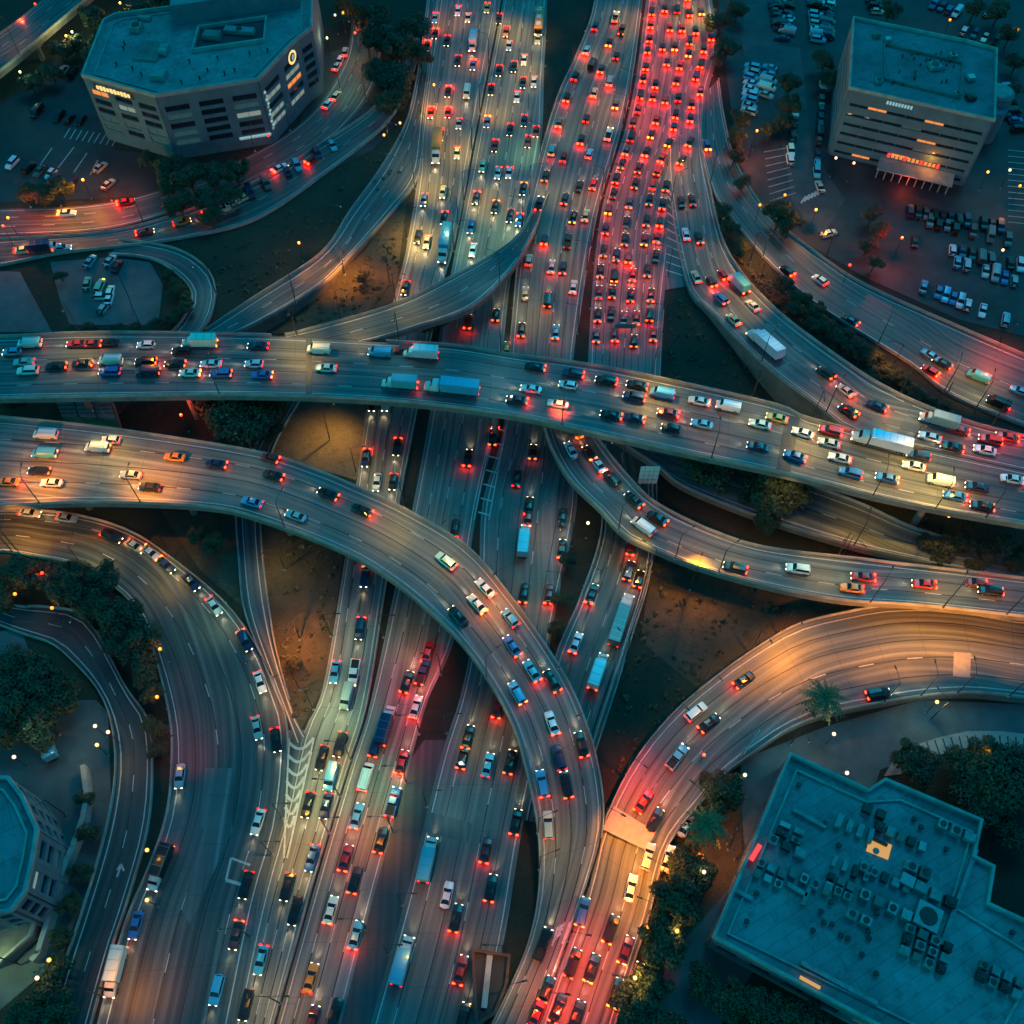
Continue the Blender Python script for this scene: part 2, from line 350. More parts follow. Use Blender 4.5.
def road(name, L, Rr, zs, lanes, mat, desc, order, n=60, deck=None, bar=(True, True), barlab=('', ''), solid=0, lines=True, yline=None, lanesdash=True, barh=.85, trav=1, skip=None, barrange=((0, 1), (0, 1))):
    a = spline(L, n); b_ = spline(Rr, n)
    zz = [prof(zs, i / (n - 1)) for i in range(n)]
    A = [U(p.x, p.y, z) for p, z in zip(a, zz)]; B = [U(p.x, p.y, z) for p, z in zip(b_, zz)]
    cen = [(p + q) / 2 for p, q in zip(A, B)]
    v = [0]
    for p, q in zip(cen, cen[1:]): v.append(v[-1] + (q - p).length)
    uvs = []
    for i in range(n - 1):
        w0 = (A[i] - B[i]).length; w1 = (A[i + 1] - B[i + 1]).length
        uvs.append([(0, v[i]), (w0, v[i]), (w1, v[i + 1]), (0, v[i + 1])])
    mb = MB(); quadstrip(mb, A, B, mat, 0, uvs)
    at = lambda f, i: A[i].lerp(B[i], f)
    def pos(f, s):   # f across, s metres along
        s = max(0, min(v[-1] - .001, s)); j = 0
        lo, hi = 0, n - 1
        while hi - lo > 1:
            m_ = (lo + hi) // 2
            if v[m_] <= s: lo = m_
            else: hi = m_
        t = (s - v[lo]) / (v[lo + 1] - v[lo]); return at(f, lo).lerp(at(f, lo + 1), t)
    def line(f, s0, s1, wd, mt, dz=.03):
        k = max(2, int((s1 - s0) / 4) + 1)
        for q in range(k - 1):
            sa = s0 + (s1 - s0) * q / (k - 1); sb = s0 + (s1 - s0) * (q + 1) / (k - 1)
            p, r = pos(f, sa), pos(f, sb); d = (r - p)
            if d.length < 1e-4: continue
            x = Vector((-d.y, d.x, 0)).normalized() * wd / 2; z = Vector((0, 0, dz))
            mb.face([p - x + z, p + x + z, r + x + z, r - x + z][::-1], mt)
    if lines:
        Wm = sum((A[i] - B[i]).length for i in range(n)) / n
        e = .9 / Wm
        line(e, 0, v[-1], .22, 'paint'); line(1 - e, 0, v[-1], .22, 'ypaint' if yline == 1 else 'paint')
        for k in range(1, lanes): line(k / lanes, 0, v[-1], .22, 'tar', .02)
        if lanesdash:
            for k in {'P': [3], 'O': [1, 3], 'H': [2], 'F': [1], 'D': [2, 5, 7], 'C': [1, 3], 'N': [2, 4], 'Rr': [2, 4]}.get(name, range(1, lanes)):
                s = random.random() * 8
                while s < v[-1] - 3: line(k / lanes, s, s + 3.2, .15, 'paint'); s += 10.5
    root = None
    side = []
    for i in range(n):
        x = (B[i] - A[i]); x.z = 0; side.append(x.normalized())
    if deck:
        root = empty('flyover', tuple(cen[n // 2])); tag(root, deck, 'bridge')
        und = MB(); th = 1.5
        dn = Vector((0, 0, -1))
        for i in range(n - 1):
            for (P, sg) in ((A, -1), (B, 1)):
                o0, o1 = side[i] * sg * .35, side[i + 1] * sg * .35
                h0 = th if solid == 0 else max(.05, P[i].z - .02); h1 = th if solid == 0 else max(.05, P[i + 1].z - .02)
                h0 = min(h0, max(.05, P[i].z - .02)); h1 = min(h1, max(.05, P[i + 1].z - .02))
                q = [P[i] + o0 + dn * .02, P[i + 1] + o1 + dn * .02, P[i + 1] + o1 + dn * h1, P[i] + o0 + dn * h0]
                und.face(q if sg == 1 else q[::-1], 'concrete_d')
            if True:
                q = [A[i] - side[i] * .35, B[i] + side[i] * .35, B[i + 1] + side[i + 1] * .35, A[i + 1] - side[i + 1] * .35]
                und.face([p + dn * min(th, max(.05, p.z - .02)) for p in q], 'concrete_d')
        local(mb, root).build('deck', root); local(und, root).build('girder', root)
    else:
        tag(mb.build('road'), kind='structure')
    Rd = dict(A=A, B=B, cen=cen, v=v, pos=pos, n=n, lanes=lanes, desc=desc, order=order, trav=trav, root=root, side=side)
    Rd['px'] = [PJ(p) for p in cen]
    ROADS[name] = Rd
    for k, (P, sg) in enumerate(((A, -1), (B, 1))):
        if not bar[k]: continue
        i0, i1 = int(barrange[k][0] * (n - 1)), int(barrange[k][1] * (n - 1)) + 1
        bm = MB(); segs = [(i0, i1)]
        if skip and k == 0: segs = [(0, int(skip[0][0] * n)), (int(skip[0][1] * n), int(skip[1][0] * n))]
        for si, (i0, i1) in enumerate(segs):
            if si: local(bm, root).build('parapet', root); bm = MB()
            strip_box(bm, [P[i] + side[i] * (-.35 if sg == -1 else -.02) * 1 for i in range(i0, i1)], [s_ * .37 for s_ in side[i0:i1]], 1, .0, barh, 'concrete')
        if root: local(bm, root).build('parapet', root)
        else:
            o = bm.build('barrier'); tag(o, barlab[k] or ('low concrete barrier along the %s edge of the %s' % (('left', 'right')[k] if order == 'bottom' else ('upper', 'lower')[k], desc)), 'barrier')
    return Rd
random.seed(5)
# ---- at-grade carriageways
road('A', [(452, -60), (437, 0), (420, 130), (418, 175), (406, 250), (396, 290), (368, 406), (356, 486), (346, 552), (323, 687), (303, 735), (284, 820), (262, 900), (232, 1040)],
     [(508, -60), (500, 0), (478, 115), (456, 232), (438, 300), (418, 400), (398, 506), (386, 578), (366, 704), (347, 768), (310, 890), (268, 1040)], .05, 4, 'road_a', 'left freeway carriageway', 'bottom', 90, bar=(False, True), trav=1, barlab=('', 'concrete barrier right of the leftmost straight freeway carriageway'))
road('B', [(510, -60), (503, 0), (481, 115), (459, 232), (440, 330), (431, 406), (413, 506), (396, 584), (370, 704), (350, 768), (314, 890), (272, 1040)],
     [(545, -60), (547, 0), (544, 75), (540, 150), (515, 255), (505, 330), (500, 406), (478, 506), (456, 634), (428, 700), (409, 768), (370, 910), (337, 1040)], .08, 4, 'road_a', 'second straight carriageway', 'bottom', 90, bar=(False, False), trav=-1)
road('C', [(600, -60), (594, 8), (575, 60), (557, 100), (537, 170), (520, 250), (512, 330), (503, 430), (482, 506), (478, 600), (462, 690), (440, 760), (408, 890), (366, 1040)],
     [(650, -60), (642, 0), (632, 75), (622, 125), (594, 225), (573, 363), (574, 430), (577, 505), (556, 610), (548, 660), (540, 740), (522, 830), (504, 940), (480, 1040)], .11, 5, 'road_b', 'central freeway carriageway', 'bottom', 90, bar=(True, True), trav=-1, barrange=((0, .38), (0, .36)), barlab=('concrete barrier left of the central freeway carriageway in the upper half', 'concrete median wall between central and red-lit jammed carriageways'))
road('D', [(655, -60), (646, 0), (636, 75), (626, 125), (599, 225), (588, 363), (590, 430), (603, 520), (580, 600), (557, 660), (540, 740), (524, 820)],
     [(700, -60), (712, 0), (718, 50), (708, 90), (700, 140), (680, 185), (664, 300), (659, 376), (656, 440), (652, 554), (620, 660), (592, 745), (570, 830)], .14, 10, 'road_b', 'jammed carriageway', 'bottom', 80, bar=(False, True), trav=-1, barrange=((0, 1), (.42, 1)), barlab=('', 'concrete barrier right of the jammed red-lit carriageway'))
road('G', [(590, 440), (603, 522), (580, 600), (557, 655), (535, 740)], [(650, 440), (652, 556), (630, 640), (605, 720), (575, 810)], .17, 4, 'road_c', 'truck carriageway by the island', 'bottom', 30, bar=(True, True), trav=-1,
     barlab=('low barrier between the grass island and the truck carriageway', 'low barrier right of the carriageway with the long semi truck'))
road('E', [(668, 95), (668, 145), (670, 190), (687, 283), (712, 313), (768, 368), (818, 406), (850, 430), (908, 445), (1060, 478)],
     [(700, 95), (702, 150), (709, 187), (727, 252), (768, 304), (830, 353), (893, 393), (968, 423), (1060, 446)], [(0, .2), (.25, .2), (.75, 13.04), (1, 13.04)], 3, 'road_b', 'curving right-hand ramp', 'left', 70,
     deck='curving ramp descending leftwards from the right end of the crossing overpass', trav=-1, bar=(True, True), barrange=((.18, .72), (.12, 1)), solid=1)
road('H', [(702, 95), (701, 145), (715, 195), (737, 225), (768, 262), (818, 306), (908, 363), (955, 398), (1060, 440)],
     [(718, 80), (724, 120), (736, 165), (768, 215), (818, 256), (868, 288), (958, 328), (1060, 372)], .18, 4, 'road_c', 'outer right-hand curve', 'left', 60, trav=-1,
     barlab=('low barrier on the inner edge of the outer right-hand curve', 'low barrier between outer right-hand curve and the parking lots'))
road('I', [(432, -60), (428, 0), (418, 75), (406, 125), (381, 170), (351, 212), (321, 255), (256, 298), (207, 331)],
     [(450, -60), (437, 10), (424, 110), (418, 175), (396, 207), (351, 256), (322, 285), (262, 321), (228, 336)], [(0, .1), (.5, .15), (1, 4.0)], 2, 'road_c', 'curved ramp beside the upper-left lawn', 'left', 60,
     deck='curved two-lane ramp sweeping down beside the upper-left lawn', solid=1)
road('J', [(262, 340), (306, 331), (393, 306), (456, 276), (493, 256), (520, 234), (538, 200)],
     [(330, 348), (372, 340), (420, 326), (473, 306), (512, 268), (534, 230), (548, 195)], [(0, 12.9), (.15, 12.9), (.75, 6.5), (1, .3)], 2, 'road_c', 'diagonal ramp', 'left', 40,
     deck='diagonal ramp crossing the freeway above the long overpass', barrange=((.1, 1), (.2, 1)))
road('M', [(-60, 212), (0, 209), (90, 205), (160, 190), (250, 155), (310, 115), (345, 60), (352, 20)], [(-60, 240), (0, 236), (100, 230), (170, 213), (262, 180), (335, 135), (372, 90), (385, 40)], .17, 3, 'road_c', 'street below the angular office building', 'left', 50, bar=(False, False))
road('L', [(-60, 243), (0, 240), (100, 234), (170, 218), (256, 184), (330, 140), (378, 105), (398, 60), (405, 20)], [(-60, 275), (0, 266), (60, 254), (120, 247), (185, 238), (256, 220), (330, 170), (388, 122), (414, 70), (420, 20)], .2, 2, 'road_c', 'lower parallel street on the upper left', 'left', 50, bar=(True, True),
     barlab=('low wall between the two upper-left parallel streets', 'low wall below the lower parallel street on the upper left'))
road('K', [(120, 240), (175, 250), (205, 268), (215, 290), (210, 318), (198, 336)], [(110, 255), (140, 257), (165, 265), (188, 284), (193, 300), (184, 320), (172, 334)], .23, 1, 'road_c', 'small loop road', 'bottom', 30, bar=(True, True), lanesdash=False,
     barlab=('low kerb wall on the outside of the small loop road', 'low kerb wall on the inside of the small loop road'))
road('T', [(292, 380), (282, 398), (256, 448), (238, 500), (240, 560), (246, 612), (268, 670), (288, 720), (296, 745)], [(312, 380), (300, 400), (272, 452), (260, 520), (270, 620), (281, 672), (297, 722), (306, 735)], .12, 1, 'road_c', 'narrow connector road', 'bottom', 40, lanesdash=False,
     bar=(True, True), barlab=('low wall left of the narrow connector road', 'low wall right of the narrow connector road'), barrange=((.0, .9), (0, .9)))
road('Rr', [(-60, 556), (0, 551), (32, 556), (82, 567), (127, 597), (150, 637), (170, 712), (173, 765), (167, 818), (150, 868), (125, 930), (96, 1040)],
     [(-60, 512), (0, 512), (62, 514), (125, 530), (175, 562), (225, 604), (256, 647), (276, 692), (287, 735), (280, 820), (258, 900), (229, 1040)], .15, 5, 'road_c', 'wide left-hand curve', 'bottom', 90, bar=(True, True), barrange=((0, 1), (0, .62)),
     barlab=('brick-red kerb wall inside the wide left-hand curve', 'pale barrier outside the wide left-hand curve'))
road('S', [(-40, 560), (8, 604), (45, 608), (87, 620), (125, 687), (147, 720), (152, 765), (147, 830), (125, 908), (110, 953), (84, 1050)],
     [(-60, 600), (20, 632), (50, 642), (70, 657), (97, 687), (112, 720), (117, 768), (110, 818), (97, 868), (75, 938), (38, 1050)], .21, 2, 'road_d', 'dark inner street on the left', 'bottom', 60,
     barlab=('low wall between dark inner street and the wide left-hand curve', 'low wall between dark inner street and the forecourt'))
# ---- elevated
road('U', [(600, 420), (640, 440), (700, 455), (790, 480), (860, 505), (930, 535), (1060, 566)],
     [(600, 428), (617, 440), (657, 466), (687, 488), (768, 520), (858, 547), (918, 560), (1060, 590)], [(0, 4), (.6, 3.5), (1, 2)], 2, 'road_b', 'hidden ramp under the overpass', 'left', 50,
     deck='low ramp emerging from beneath the right half of the crossing overpass', solid=0, trav=-1)
road('N', [(-60, 339), (0, 338), (100, 334), (256, 336), (393, 343), (456, 347), (512, 356), (612, 370), (768, 404), (800, 417), (850, 431), (908, 446), (1060, 479)],
     [(-60, 399), (0, 398), (120, 396), (256, 395), (393, 401), (512, 415), (587, 431), (687, 453), (768, 470), (808, 479), (880, 497), (943, 510), (1060, 530)], 13.0, 5, 'road_b', 'crossing overpass', 'left', 90,
     deck='long level overpass crossing the whole freeway from left to right', trav=-1, skip=((.3, .395), (.88, 1)))
road('O', [(-60, 415), (0, 418), (118, 431), (256, 453), (318, 472), (356, 488), (406, 511), (468, 549), (512, 600), (549, 652), (577, 702), (597, 765), (602, 826), (585, 890), (560, 960), (528, 1050)],
     [(-60, 508), (0, 505), (100, 502), (200, 506), (256, 517), (343, 550), (396, 582), (448, 627), (481, 667), (512, 720), (527, 768), (539, 830), (540, 888), (530, 940), (508, 993), (480, 1050)], [(0, 8.5), (.5, 8.8), (.68, 7.5), (.9, .35), (1, .35)], 4, 'road_a', 'curved flyover', 'left', 110,
     deck='broad curved flyover sweeping from the left edge down to the bottom centre', trav=-1, barrange=((0, .80), (0, 1)))
road('F', [(535, 385), (544, 421), (554, 451), (572, 481), (600, 508), (624, 534), (654, 549), (699, 567), (768, 586), (843, 600), (918, 605), (1060, 620)],
     [(585, 390), (592, 425), (600, 443), (637, 488), (662, 508), (712, 532), (768, 549), (868, 561), (1060, 584)], [(0, 5), (.3, 6.8), (1, 8)], 3, 'road_b', 'middle-right ramp', 'left', 70,
     deck='orange-edged ramp curving out from beneath the overpass to the right edge', trav=-1)
road('P', [(1060, 619), (1024, 619), (956, 608), (893, 606), (843, 614), (800, 625), (768, 642), (724, 672), (674, 714), (634, 764), (604, 826), (588, 890), (563, 960), (532, 1050)],
     [(1060, 700), (1024, 697), (973, 692), (923, 695), (880, 702), (830, 712), (790, 727), (755, 750), (722, 775), (702, 800), (667, 845), (648, 915), (632, 965), (606, 1050)], [(0, 2.5), (.6, 2.6), (.85, .3), (1, .3)], 5, 'road_b', 'lower-right curve', 'left', 90,
     deck='wide lower-right curve joining the flyover at the bottom', solid=1, trav=1, barrange=((0, .70), (0, 1)))
# upper-left corner road
road('V', [(-60, 70), (0, 36), (50, -2), (110, -50)], [(-60, 112), (0, 72), (80, 5), (150, -50)], 7, 3, 'road_c', 'corner flyover', 'left', 20, deck='short elevated road across the top left corner')

# painted marks and pavement repairs
def quadpx(b, pts, z, mat):
    q = [U(x, y, z) for x, y in pts]
    if (q[1] - q[0]).cross(q[2] - q[0]).z < 0: q = q[::-1]
    b.face(q, mat)
def bar_px(b, p, q, wpx, z, mat):
    a, c = U(*p, z), U(*q, z); d = (c - a); x = Vector((-d.y, d.x, 0)).normalized() * wpx / 2
    b.face([a - x, a + x, c + x, c - x][::-1], mat)
mk = MB()
for i in range(7):     # chevron gore between left curve and freeway
    y = 742 + i * 13; hw = 12.5 - i * 1.25; cx = 301 - i * 1.9
    for q in range(6):
        u0, u1 = q / 6, (q + 1) / 6; f = lambda u: (cx - hw + 2 * hw * u, y + 9 * math.sin(math.pi * u) - 4 * u)
        bar_px(mk, f(u0), f(u1), .55, .28 + .002 * q, 'paint')
bar_px(mk, (289, 738), (284, 858), .35, .27, 'paint'); bar_px(mk, (314, 738), (287, 858), .35, .27, 'paint')
for i in range(11):    # hatched gore right of the jam
    t = i / 10; y = 188 + t * 82
    bar_px(mk, (668 - t * 2, y), (671 + t * 17, y + 7), .35, .33, 'paint')
for i in range(7):     # ladder shoulder
    y = 428 + i * 14; x = 494 - (y - 428) * .19
    bar_px(mk, (x, y), (x + 11, y + 3), .4, .26, 'paint')
bar_px(mk, (493, 425), (474, 520), .25, .25, 'paint'); bar_px(mk, (506, 425), (489, 520), .25, .25, 'paint')
bar_px(mk, (231, 858), (226, 880), .4, .3, 'paint'); bar_px(mk, (226, 880), (243, 885), .6, .305, 'paint'); bar_px(mk, (231, 858), (250, 865), .4, .31, 'paint')
for a, c in (((121, 865), (117, 877)), ((117, 870), (121, 864)), ((124, 871), (121, 864))): bar_px(mk, a, c, .35, .3, 'paint')
for a, c in (((64, 120 + 0), (66, 122)),): pass
tag(mk.build('road_marking'), kind='structure')
mk = MB()
for i in range(14):    # hatched nose where flyover and lower-right curve meet
    t = i / 13; y = 878 + t * 62; bar_px(mk, (576 - t * 22, y), (585 - t * 24, y - 7), .35, .62, 'paint')
bar_px(mk, (572, 880), (552, 946), .3, .6, 'paint'); bar_px(mk, (587, 874), (562, 944), .3, .61, 'paint')
tag(mk.build('road_marking'), kind='structure')
for pts, z, mt in (([(614, 806), (656, 832), (646, 850), (602, 829)], 2.75, 'slab'), ([(954, 652), (971, 653), (970, 678), (953, 676)], 2.56, 'slab'),
                   ([(430, 812), (474, 824), (468, 843), (424, 832)], .16, 'road_c'), ([(306, 338), (312, 338), (312, 396), (306, 396)], 13.05, 'road_c'), ([(668, 178), (665, 290), (688, 286), (676, 230)], .27, 'road_c'), ([(234, 768), (205, 768), (200, 828), (232, 830)], .2, 'road_b'),
                   ([(786, 414), (800, 418), (790, 474), (776, 470)], 13.05, 'road_d'), ([(205, 826), (233, 829), (190, 925), (182, 910)], .21, 'road_b')):
    b = MB(); q = [U(x, y, z) for x, y in pts]
    if (q[1] - q[0]).cross(q[2] - q[0]).z < 0: q = q[::-1]
    b.face(q, mt, [(p.x, p.y) for p in q]); tag(b.build('pavement_patch'), kind='structure')

# piers
def inroad(x, y, skip):
    for k, r in ROADS.items():
        if k in skip: continue
        for i in range(0, r['n'] - 1):
            a, b_, c, d = r['A'][i], r['B'][i], r['B'][i + 1], r['A'][i + 1]
            s = 0; ok = True
            for p, q in ((a, b_), (b_, c), (c, d), (d, a)):
                cr = (q.x - p.x) * (y - p.y) - (q.y - p.y) * (x - p.x)
                if s == 0: s = 1 if cr > 0 else -1
                elif (cr > 0) != (s > 0): ok = False; break
            if ok: return True
    return False
for k in ('N', 'O', 'F', 'J', 'U', 'V'):
    r = ROADS[k]; s = 8
    while s < r['v'][-1]:
        p = r['pos'](.5, s); q = r['pos'](.5, s + 1); d = (q - p); d.z = 0; d.normalize(); x = Vector((-d.y, d.x, 0))
        if p.z > 3:
            wd = (r['pos'](0, s) - r['pos'](1, s)).length
            offs = [-.3, .3] if wd > 12 else [0]
            pts = [p + x * o * wd for o in offs]
            if not any(inroad(c.x, c.y, (k, 'N', 'O', 'F') if k != 'N' else ('N', 'O')) for c in pts):
                b = MB()
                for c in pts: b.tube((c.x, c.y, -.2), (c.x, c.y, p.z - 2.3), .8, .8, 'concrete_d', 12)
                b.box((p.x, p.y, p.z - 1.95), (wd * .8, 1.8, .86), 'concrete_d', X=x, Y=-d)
                local(b, r['root']).build('pier', r['root'])
        s += 24

# ------------------------------------------------------------------ vehicles
def loft_body(b, st, mat, col=None):
    """st: list of (y, halfwidth, zbottom, ztop); rounded shoulder section"""
    secs = []
    for (y, hw, zb, zt) in st:
        h = zt - zb
        s = [(-hw * .94, zb), (-hw, zb + h * .45), (-hw * .97, zb + h * .8), (-hw * .82, zt), (0, zt + .03), (hw * .82, zt), (hw * .97, zb + h * .8), (hw, zb + h * .45), (hw * .94, zb)]
        secs.append([Vector((x, y, z)) for x, z in s])
    for a, c in zip(secs, secs[1:]):
        for i in range(len(a) - 1): b.face([a[i], c[i], c[i + 1], a[i + 1]], mat, col=col)
        b.face([a[-1], c[-1], c[0], a[0]], mat, col=col)
    b.face(secs[0], mat, col=col); b.face(secs[-1][::-1], mat, col=col)
SPEC = {
 'sedan': dict(L=4.8, W=1.86, st=[(-2.4, .72, .35, .78), (-2.25, .86, .25, .95), (-1.5, .93, .22, 1.0), (0, .93, .22, .98), (1.1, .93, .22, .95), (1.9, .88, .24, .84), (2.28, .78, .28, .72), (2.4, .62, .35, .6)],
               belt=(-1.75, 1.05, .84, .97), roof=(-.95, .3, .64, 1.42)),
 'hatchback': dict(L=4.2, W=1.8, st=[(-2.1, .76, .35, .85), (-2.0, .86, .25, .98), (-1.2, .9, .22, 1.0), (0, .9, .22, .98), (1.0, .9, .22, .95), (1.6, .86, .24, .86), (1.98, .76, .28, .74), (2.1, .6, .35, .6)],
               belt=(-1.95, .95, .82, .98), roof=(-1.5, .2, .64, 1.5)),
 'suv': dict(L=4.9, W=1.95, st=[(-2.45, .84, .4, 1.05), (-2.38, .92, .3, 1.15), (-1.5, .97, .28, 1.15), (0, .97, .28, 1.13), (1.2, .97, .28, 1.1), (2.0, .93, .3, 1.02), (2.35, .84, .34, .9), (2.45, .7, .4, .75)],
               belt=(-2.3, 1.15, .88, 1.13), roof=(-2.05, .45, .74, 1.75)),
}
def wheel(b, x, y, r=.34, w_=.22):
    s = 1 if x > 0 else -1
    b.tube((x - s * w_, y, r), (x, y, r), r, r, 'rubber', 12); b.tube((x, y, r), (x + s * .02, y, r), r * .6, r * .5, 'metal', 8)
def lampbox(b, x, y, z, d, mat, top=(1, 1)): b.box((x, y, z), d, mat)
def make_car(t):
    s = SPEC[t]; root = empty(t); parts = []
    b = MB(); loft_body(b, s['st'], 'carpaint')
    parts.append(b.build('body', root, smooth=False))
    by0, by1, bw, bz = s['belt']; ry0, ry1, rw, rz = s['roof']
    Bc = [Vector((-bw, by0, bz)), Vector((bw, by0, bz)), Vector((bw, by1, bz)), Vector((-bw, by1, bz))]
    Rc = [Vector((-rw, ry0, rz)), Vector((rw, ry0, rz)), Vector((rw, ry1, rz)), Vector((-rw, ry1, rz))]
    b = MB(); b.face([Bc[2], Bc[3], Rc[3], Rc[2]], 'glass'); b.build('windscreen', root)
    b = MB(); b.face([Bc[0], Bc[1], Rc[1], Rc[0]], 'glass'); b.build('rear_window', root)
    for (i, j) in ((1, 2), (3, 0)):
        b = MB(); b.face([Bc[i], Bc[j], Rc[j], Rc[i]], 'glass'); b.build('side_window', root)
    b = MB(); c = [p * 1.0 for p in Rc]; up = Vector((0, 0, .07)); mid0 = (c[0] + c[1]) / 2 + up; mid1 = (c[2] + c[3]) / 2 + up
    e = Vector((0, .08, -.05)); c[0] -= e; c[1] -= e; c[2] += Vector((0, .08, -.05)); c[3] += Vector((0, .08, -.05))
    b.face([c[0], mid0, mid1, c[3]], 'carpaint'); b.face([mid0, c[1], c[2], mid1], 'carpaint')
    for (i, j) in ((1, 2), (3, 0)):    # roof pillars as slim rails
        b.tube(Rc[i], Bc[i], .045, .05, 'carpaint', 4); b.tube(Rc[j], Bc[j], .045, .05, 'carpaint', 4)
    b.build('roof', root)
    L = s['L'] / 2; W = s['W'] / 2; zt = s['st'][1][3]
    for sx in (-1, 1):
        for y in (-L * .62, L * .62):
            b = MB(); wheel(b, sx * (W - .0), y); b.build('wheel', root)
        b = MB(); b.box((sx * .66, -L + .06, zt - .16), (.5, .26, .26), 'tail'); b.build('tail_light', root)
        b = MB(); b.box((sx * .56, L - .05, .55 if t != 'suv' else .72), (.32, .13, .15), 'head'); b.build('headlight', root)
    return root
def boxbody(b, y0, y1, W, z0, z1, mat, ch=.08):
    loft = [(y0, W / 2 - ch, z0 + ch, z1 - ch), (y0 + ch, W / 2, z0, z1), (y1 - ch, W / 2, z0, z1), (y1, W / 2 - ch, z0 + ch, z1 - ch)]
    secs = []
    for (y, hw, zb, zt) in loft: secs.append([Vector((x, y, z)) for x, z in ((-hw, zb), (-hw, zt - ch), (-hw + ch, zt), (hw - ch, zt), (hw, zt - ch), (hw, zb))])
    for a, c in zip(secs, secs[1:]):
        for i in range(6): b.face([a[i], c[i], c[(i + 1) % 6], a[(i + 1) % 6]], mat)
    b.face(secs[0], mat); b.face(secs[-1][::-1], mat)
def lights(root, W, y0, y1, zt, zh):
    for sx in (-1, 1):
        b = MB(); b.box((sx * (W / 2 - .25), y0 - .04, zt), (.36, .12, .3), 'tail'); b.build('tail_light', root)
        b = MB(); b.box((sx * (W / 2 - .3), y1 + .02, zh), (.34, .12, .22), 'head'); b.build('headlight', root)
def make_big(t):
    root = empty(t)
    if t == 'van':
        b = MB(); loft_body(b, [(-2.7, .94, .4, 2.0), (-2.6, 1.0, .35, 2.1), (1.2, 1.0, .35, 2.12), (1.75, .99, .35, 1.5), (2.55, .93, .38, 1.12), (2.7, .8, .45, .9)], 'carpaint'); b.build('body', root)
        b = MB(); b.face([(-.86, 1.8, 1.5), (.86, 1.8, 1.5), (.8, 1.2, 2.06), (-.8, 1.2, 2.06)], 'glass'); b.v = [(x, y + .06, z + .06) for x, y, z in b.v]; b.build('windscreen', root)
        b = MB(); b.box((0, -2.72, 1.55), (1.5, .04, .5), 'glass'); b.build('rear_window', root)
        b = MB()
        for x in (-.55, .55): b.box((x, -.6, 2.17), (.05, 3.2, .06), 'metal')
        b.build('roof_rack', root)
        lights(root, 2, -2.7, 2.6, 1.0, .8); ws = ((-1.7, 1.75), 1.0)
    elif t == 'pickup':
        b = MB(); loft_body(b, [(-2.8, .92, .45, 1.0), (-2.75, .98, .4, 1.05), (1.2, .98, .4, 1.1), (2.3, .95, .4, 1.05), (2.75, .85, .45, .85)], 'carpaint'); b.build('body', root)
        b = MB(); b.box((0, -1.75, 1.13), (1.55, 1.85, .05), 'rubber')
        for x in (-.88, .88): b.box((x, -1.75, 1.2), (.14, 2.0, .2), 'carpaint')
        b.box((0, -2.72, 1.2), (1.8, .1, .2), 'carpaint'); b.build('cargo_bed', root)
        Bc = [Vector(p) for p in ((-.86, -.7, 1.1), (.86, -.7, 1.1), (.86, 1.35, 1.1), (-.86, 1.35, 1.1))]; Rc = [Vector(p) for p in ((-.72, -.55, 1.75), (.72, -.55, 1.75), (.72, .65, 1.75), (-.72, .65, 1.75))]
        b = MB(); b.face([Bc[2], Bc[3], Rc[3], Rc[2]], 'glass'); b.build('windscreen', root)
        b = MB(); b.face([Bc[0], Bc[1], Rc[1], Rc[0]], 'glass'); b.build('rear_window', root)
        for i, j in ((1, 2), (3, 0)): b = MB(); b.face([Bc[i], Bc[j], Rc[j], Rc[i]], 'glass'); b.build('side_window', root)
        b = MB(); b.box((0, .05, 1.78), (1.5, 1.3, .07), 'carpaint', top=(.9, .9)); b.build('roof', root)
        lights(root, 1.95, -2.8, 2.7, .95, .8); ws = ((-1.8, 1.8), .98)
    elif t == 'box_truck':
        b = MB(); boxbody(b, -4.0, 1.7, 2.4, .95, 3.3, 'carpaint'); b.build('cargo_box', root)
        b = MB()
        for x in (-1.05, 1.05): b.box((x, -1.15, 3.33), (.06, 5.5, .06), 'metal')
        for y in (-3.3, -1.6, .1): b.box((0, y, 3.33), (2.0, .05, .05), 'metal')
        b.build('roof_rail', root)
        b = MB(); loft_body(b, [(1.8, .98, .6, 2.3), (2.6, 1.0, .55, 2.2), (3.1, 1.0, .5, 1.5), (3.9, .92, .5, 1.25), (4.05, .8, .6, 1.0)], 'white'); b.build('cab', root)
        b = MB(); b.face([(-.88, 3.12, 1.55), (.88, 3.12, 1.55), (.84, 2.66, 2.2), (-.84, 2.66, 2.2)], 'glass'); b.v = [(x, y + .05, z + .04) for x, y, z in b.v]; b.build('windscreen', root)
        b = MB(); b.box((0, -.5, .75), (1.6, 7.4, .25), 'dmetal'); b.build('chassis', root)
        lights(root, 2.2, -4.0, 4.0, .9, .85); ws = ((-2.4, 2.9), 1.12)
    elif t == 'semi_truck':
        b = MB(); boxbody(b, -6.2, 2.5, 2.6, 1.15, 3.8, 'carpaint'); b.build('trailer', root)
        b = MB()
        for i in range(6): b.box((0, -5.5 + i * 1.42, 3.815), (2.3, .06, .04), 'metal')
        b.build('trailer_roof_rib', root)
        b = MB(); loft_body(b, [(2.8, 1.15, .9, 2.9), (3.1, 1.22, .8, 3.0), (4.3, 1.2, .8, 2.8), (4.8, 1.12, .7, 1.9), (6.0, 1.0, .7, 1.7), (6.2, .85, .8, 1.4)], 'white'); b.build('cab', root)
        b = MB(); b.face([(-1.0, 4.85, 1.95), (1.0, 4.85, 1.95), (.98, 4.35, 2.75), (-.98, 4.35, 2.75)], 'glass'); b.v = [(x, y + .05, z + .03) for x, y, z in b.v]; b.build('windscreen', root)
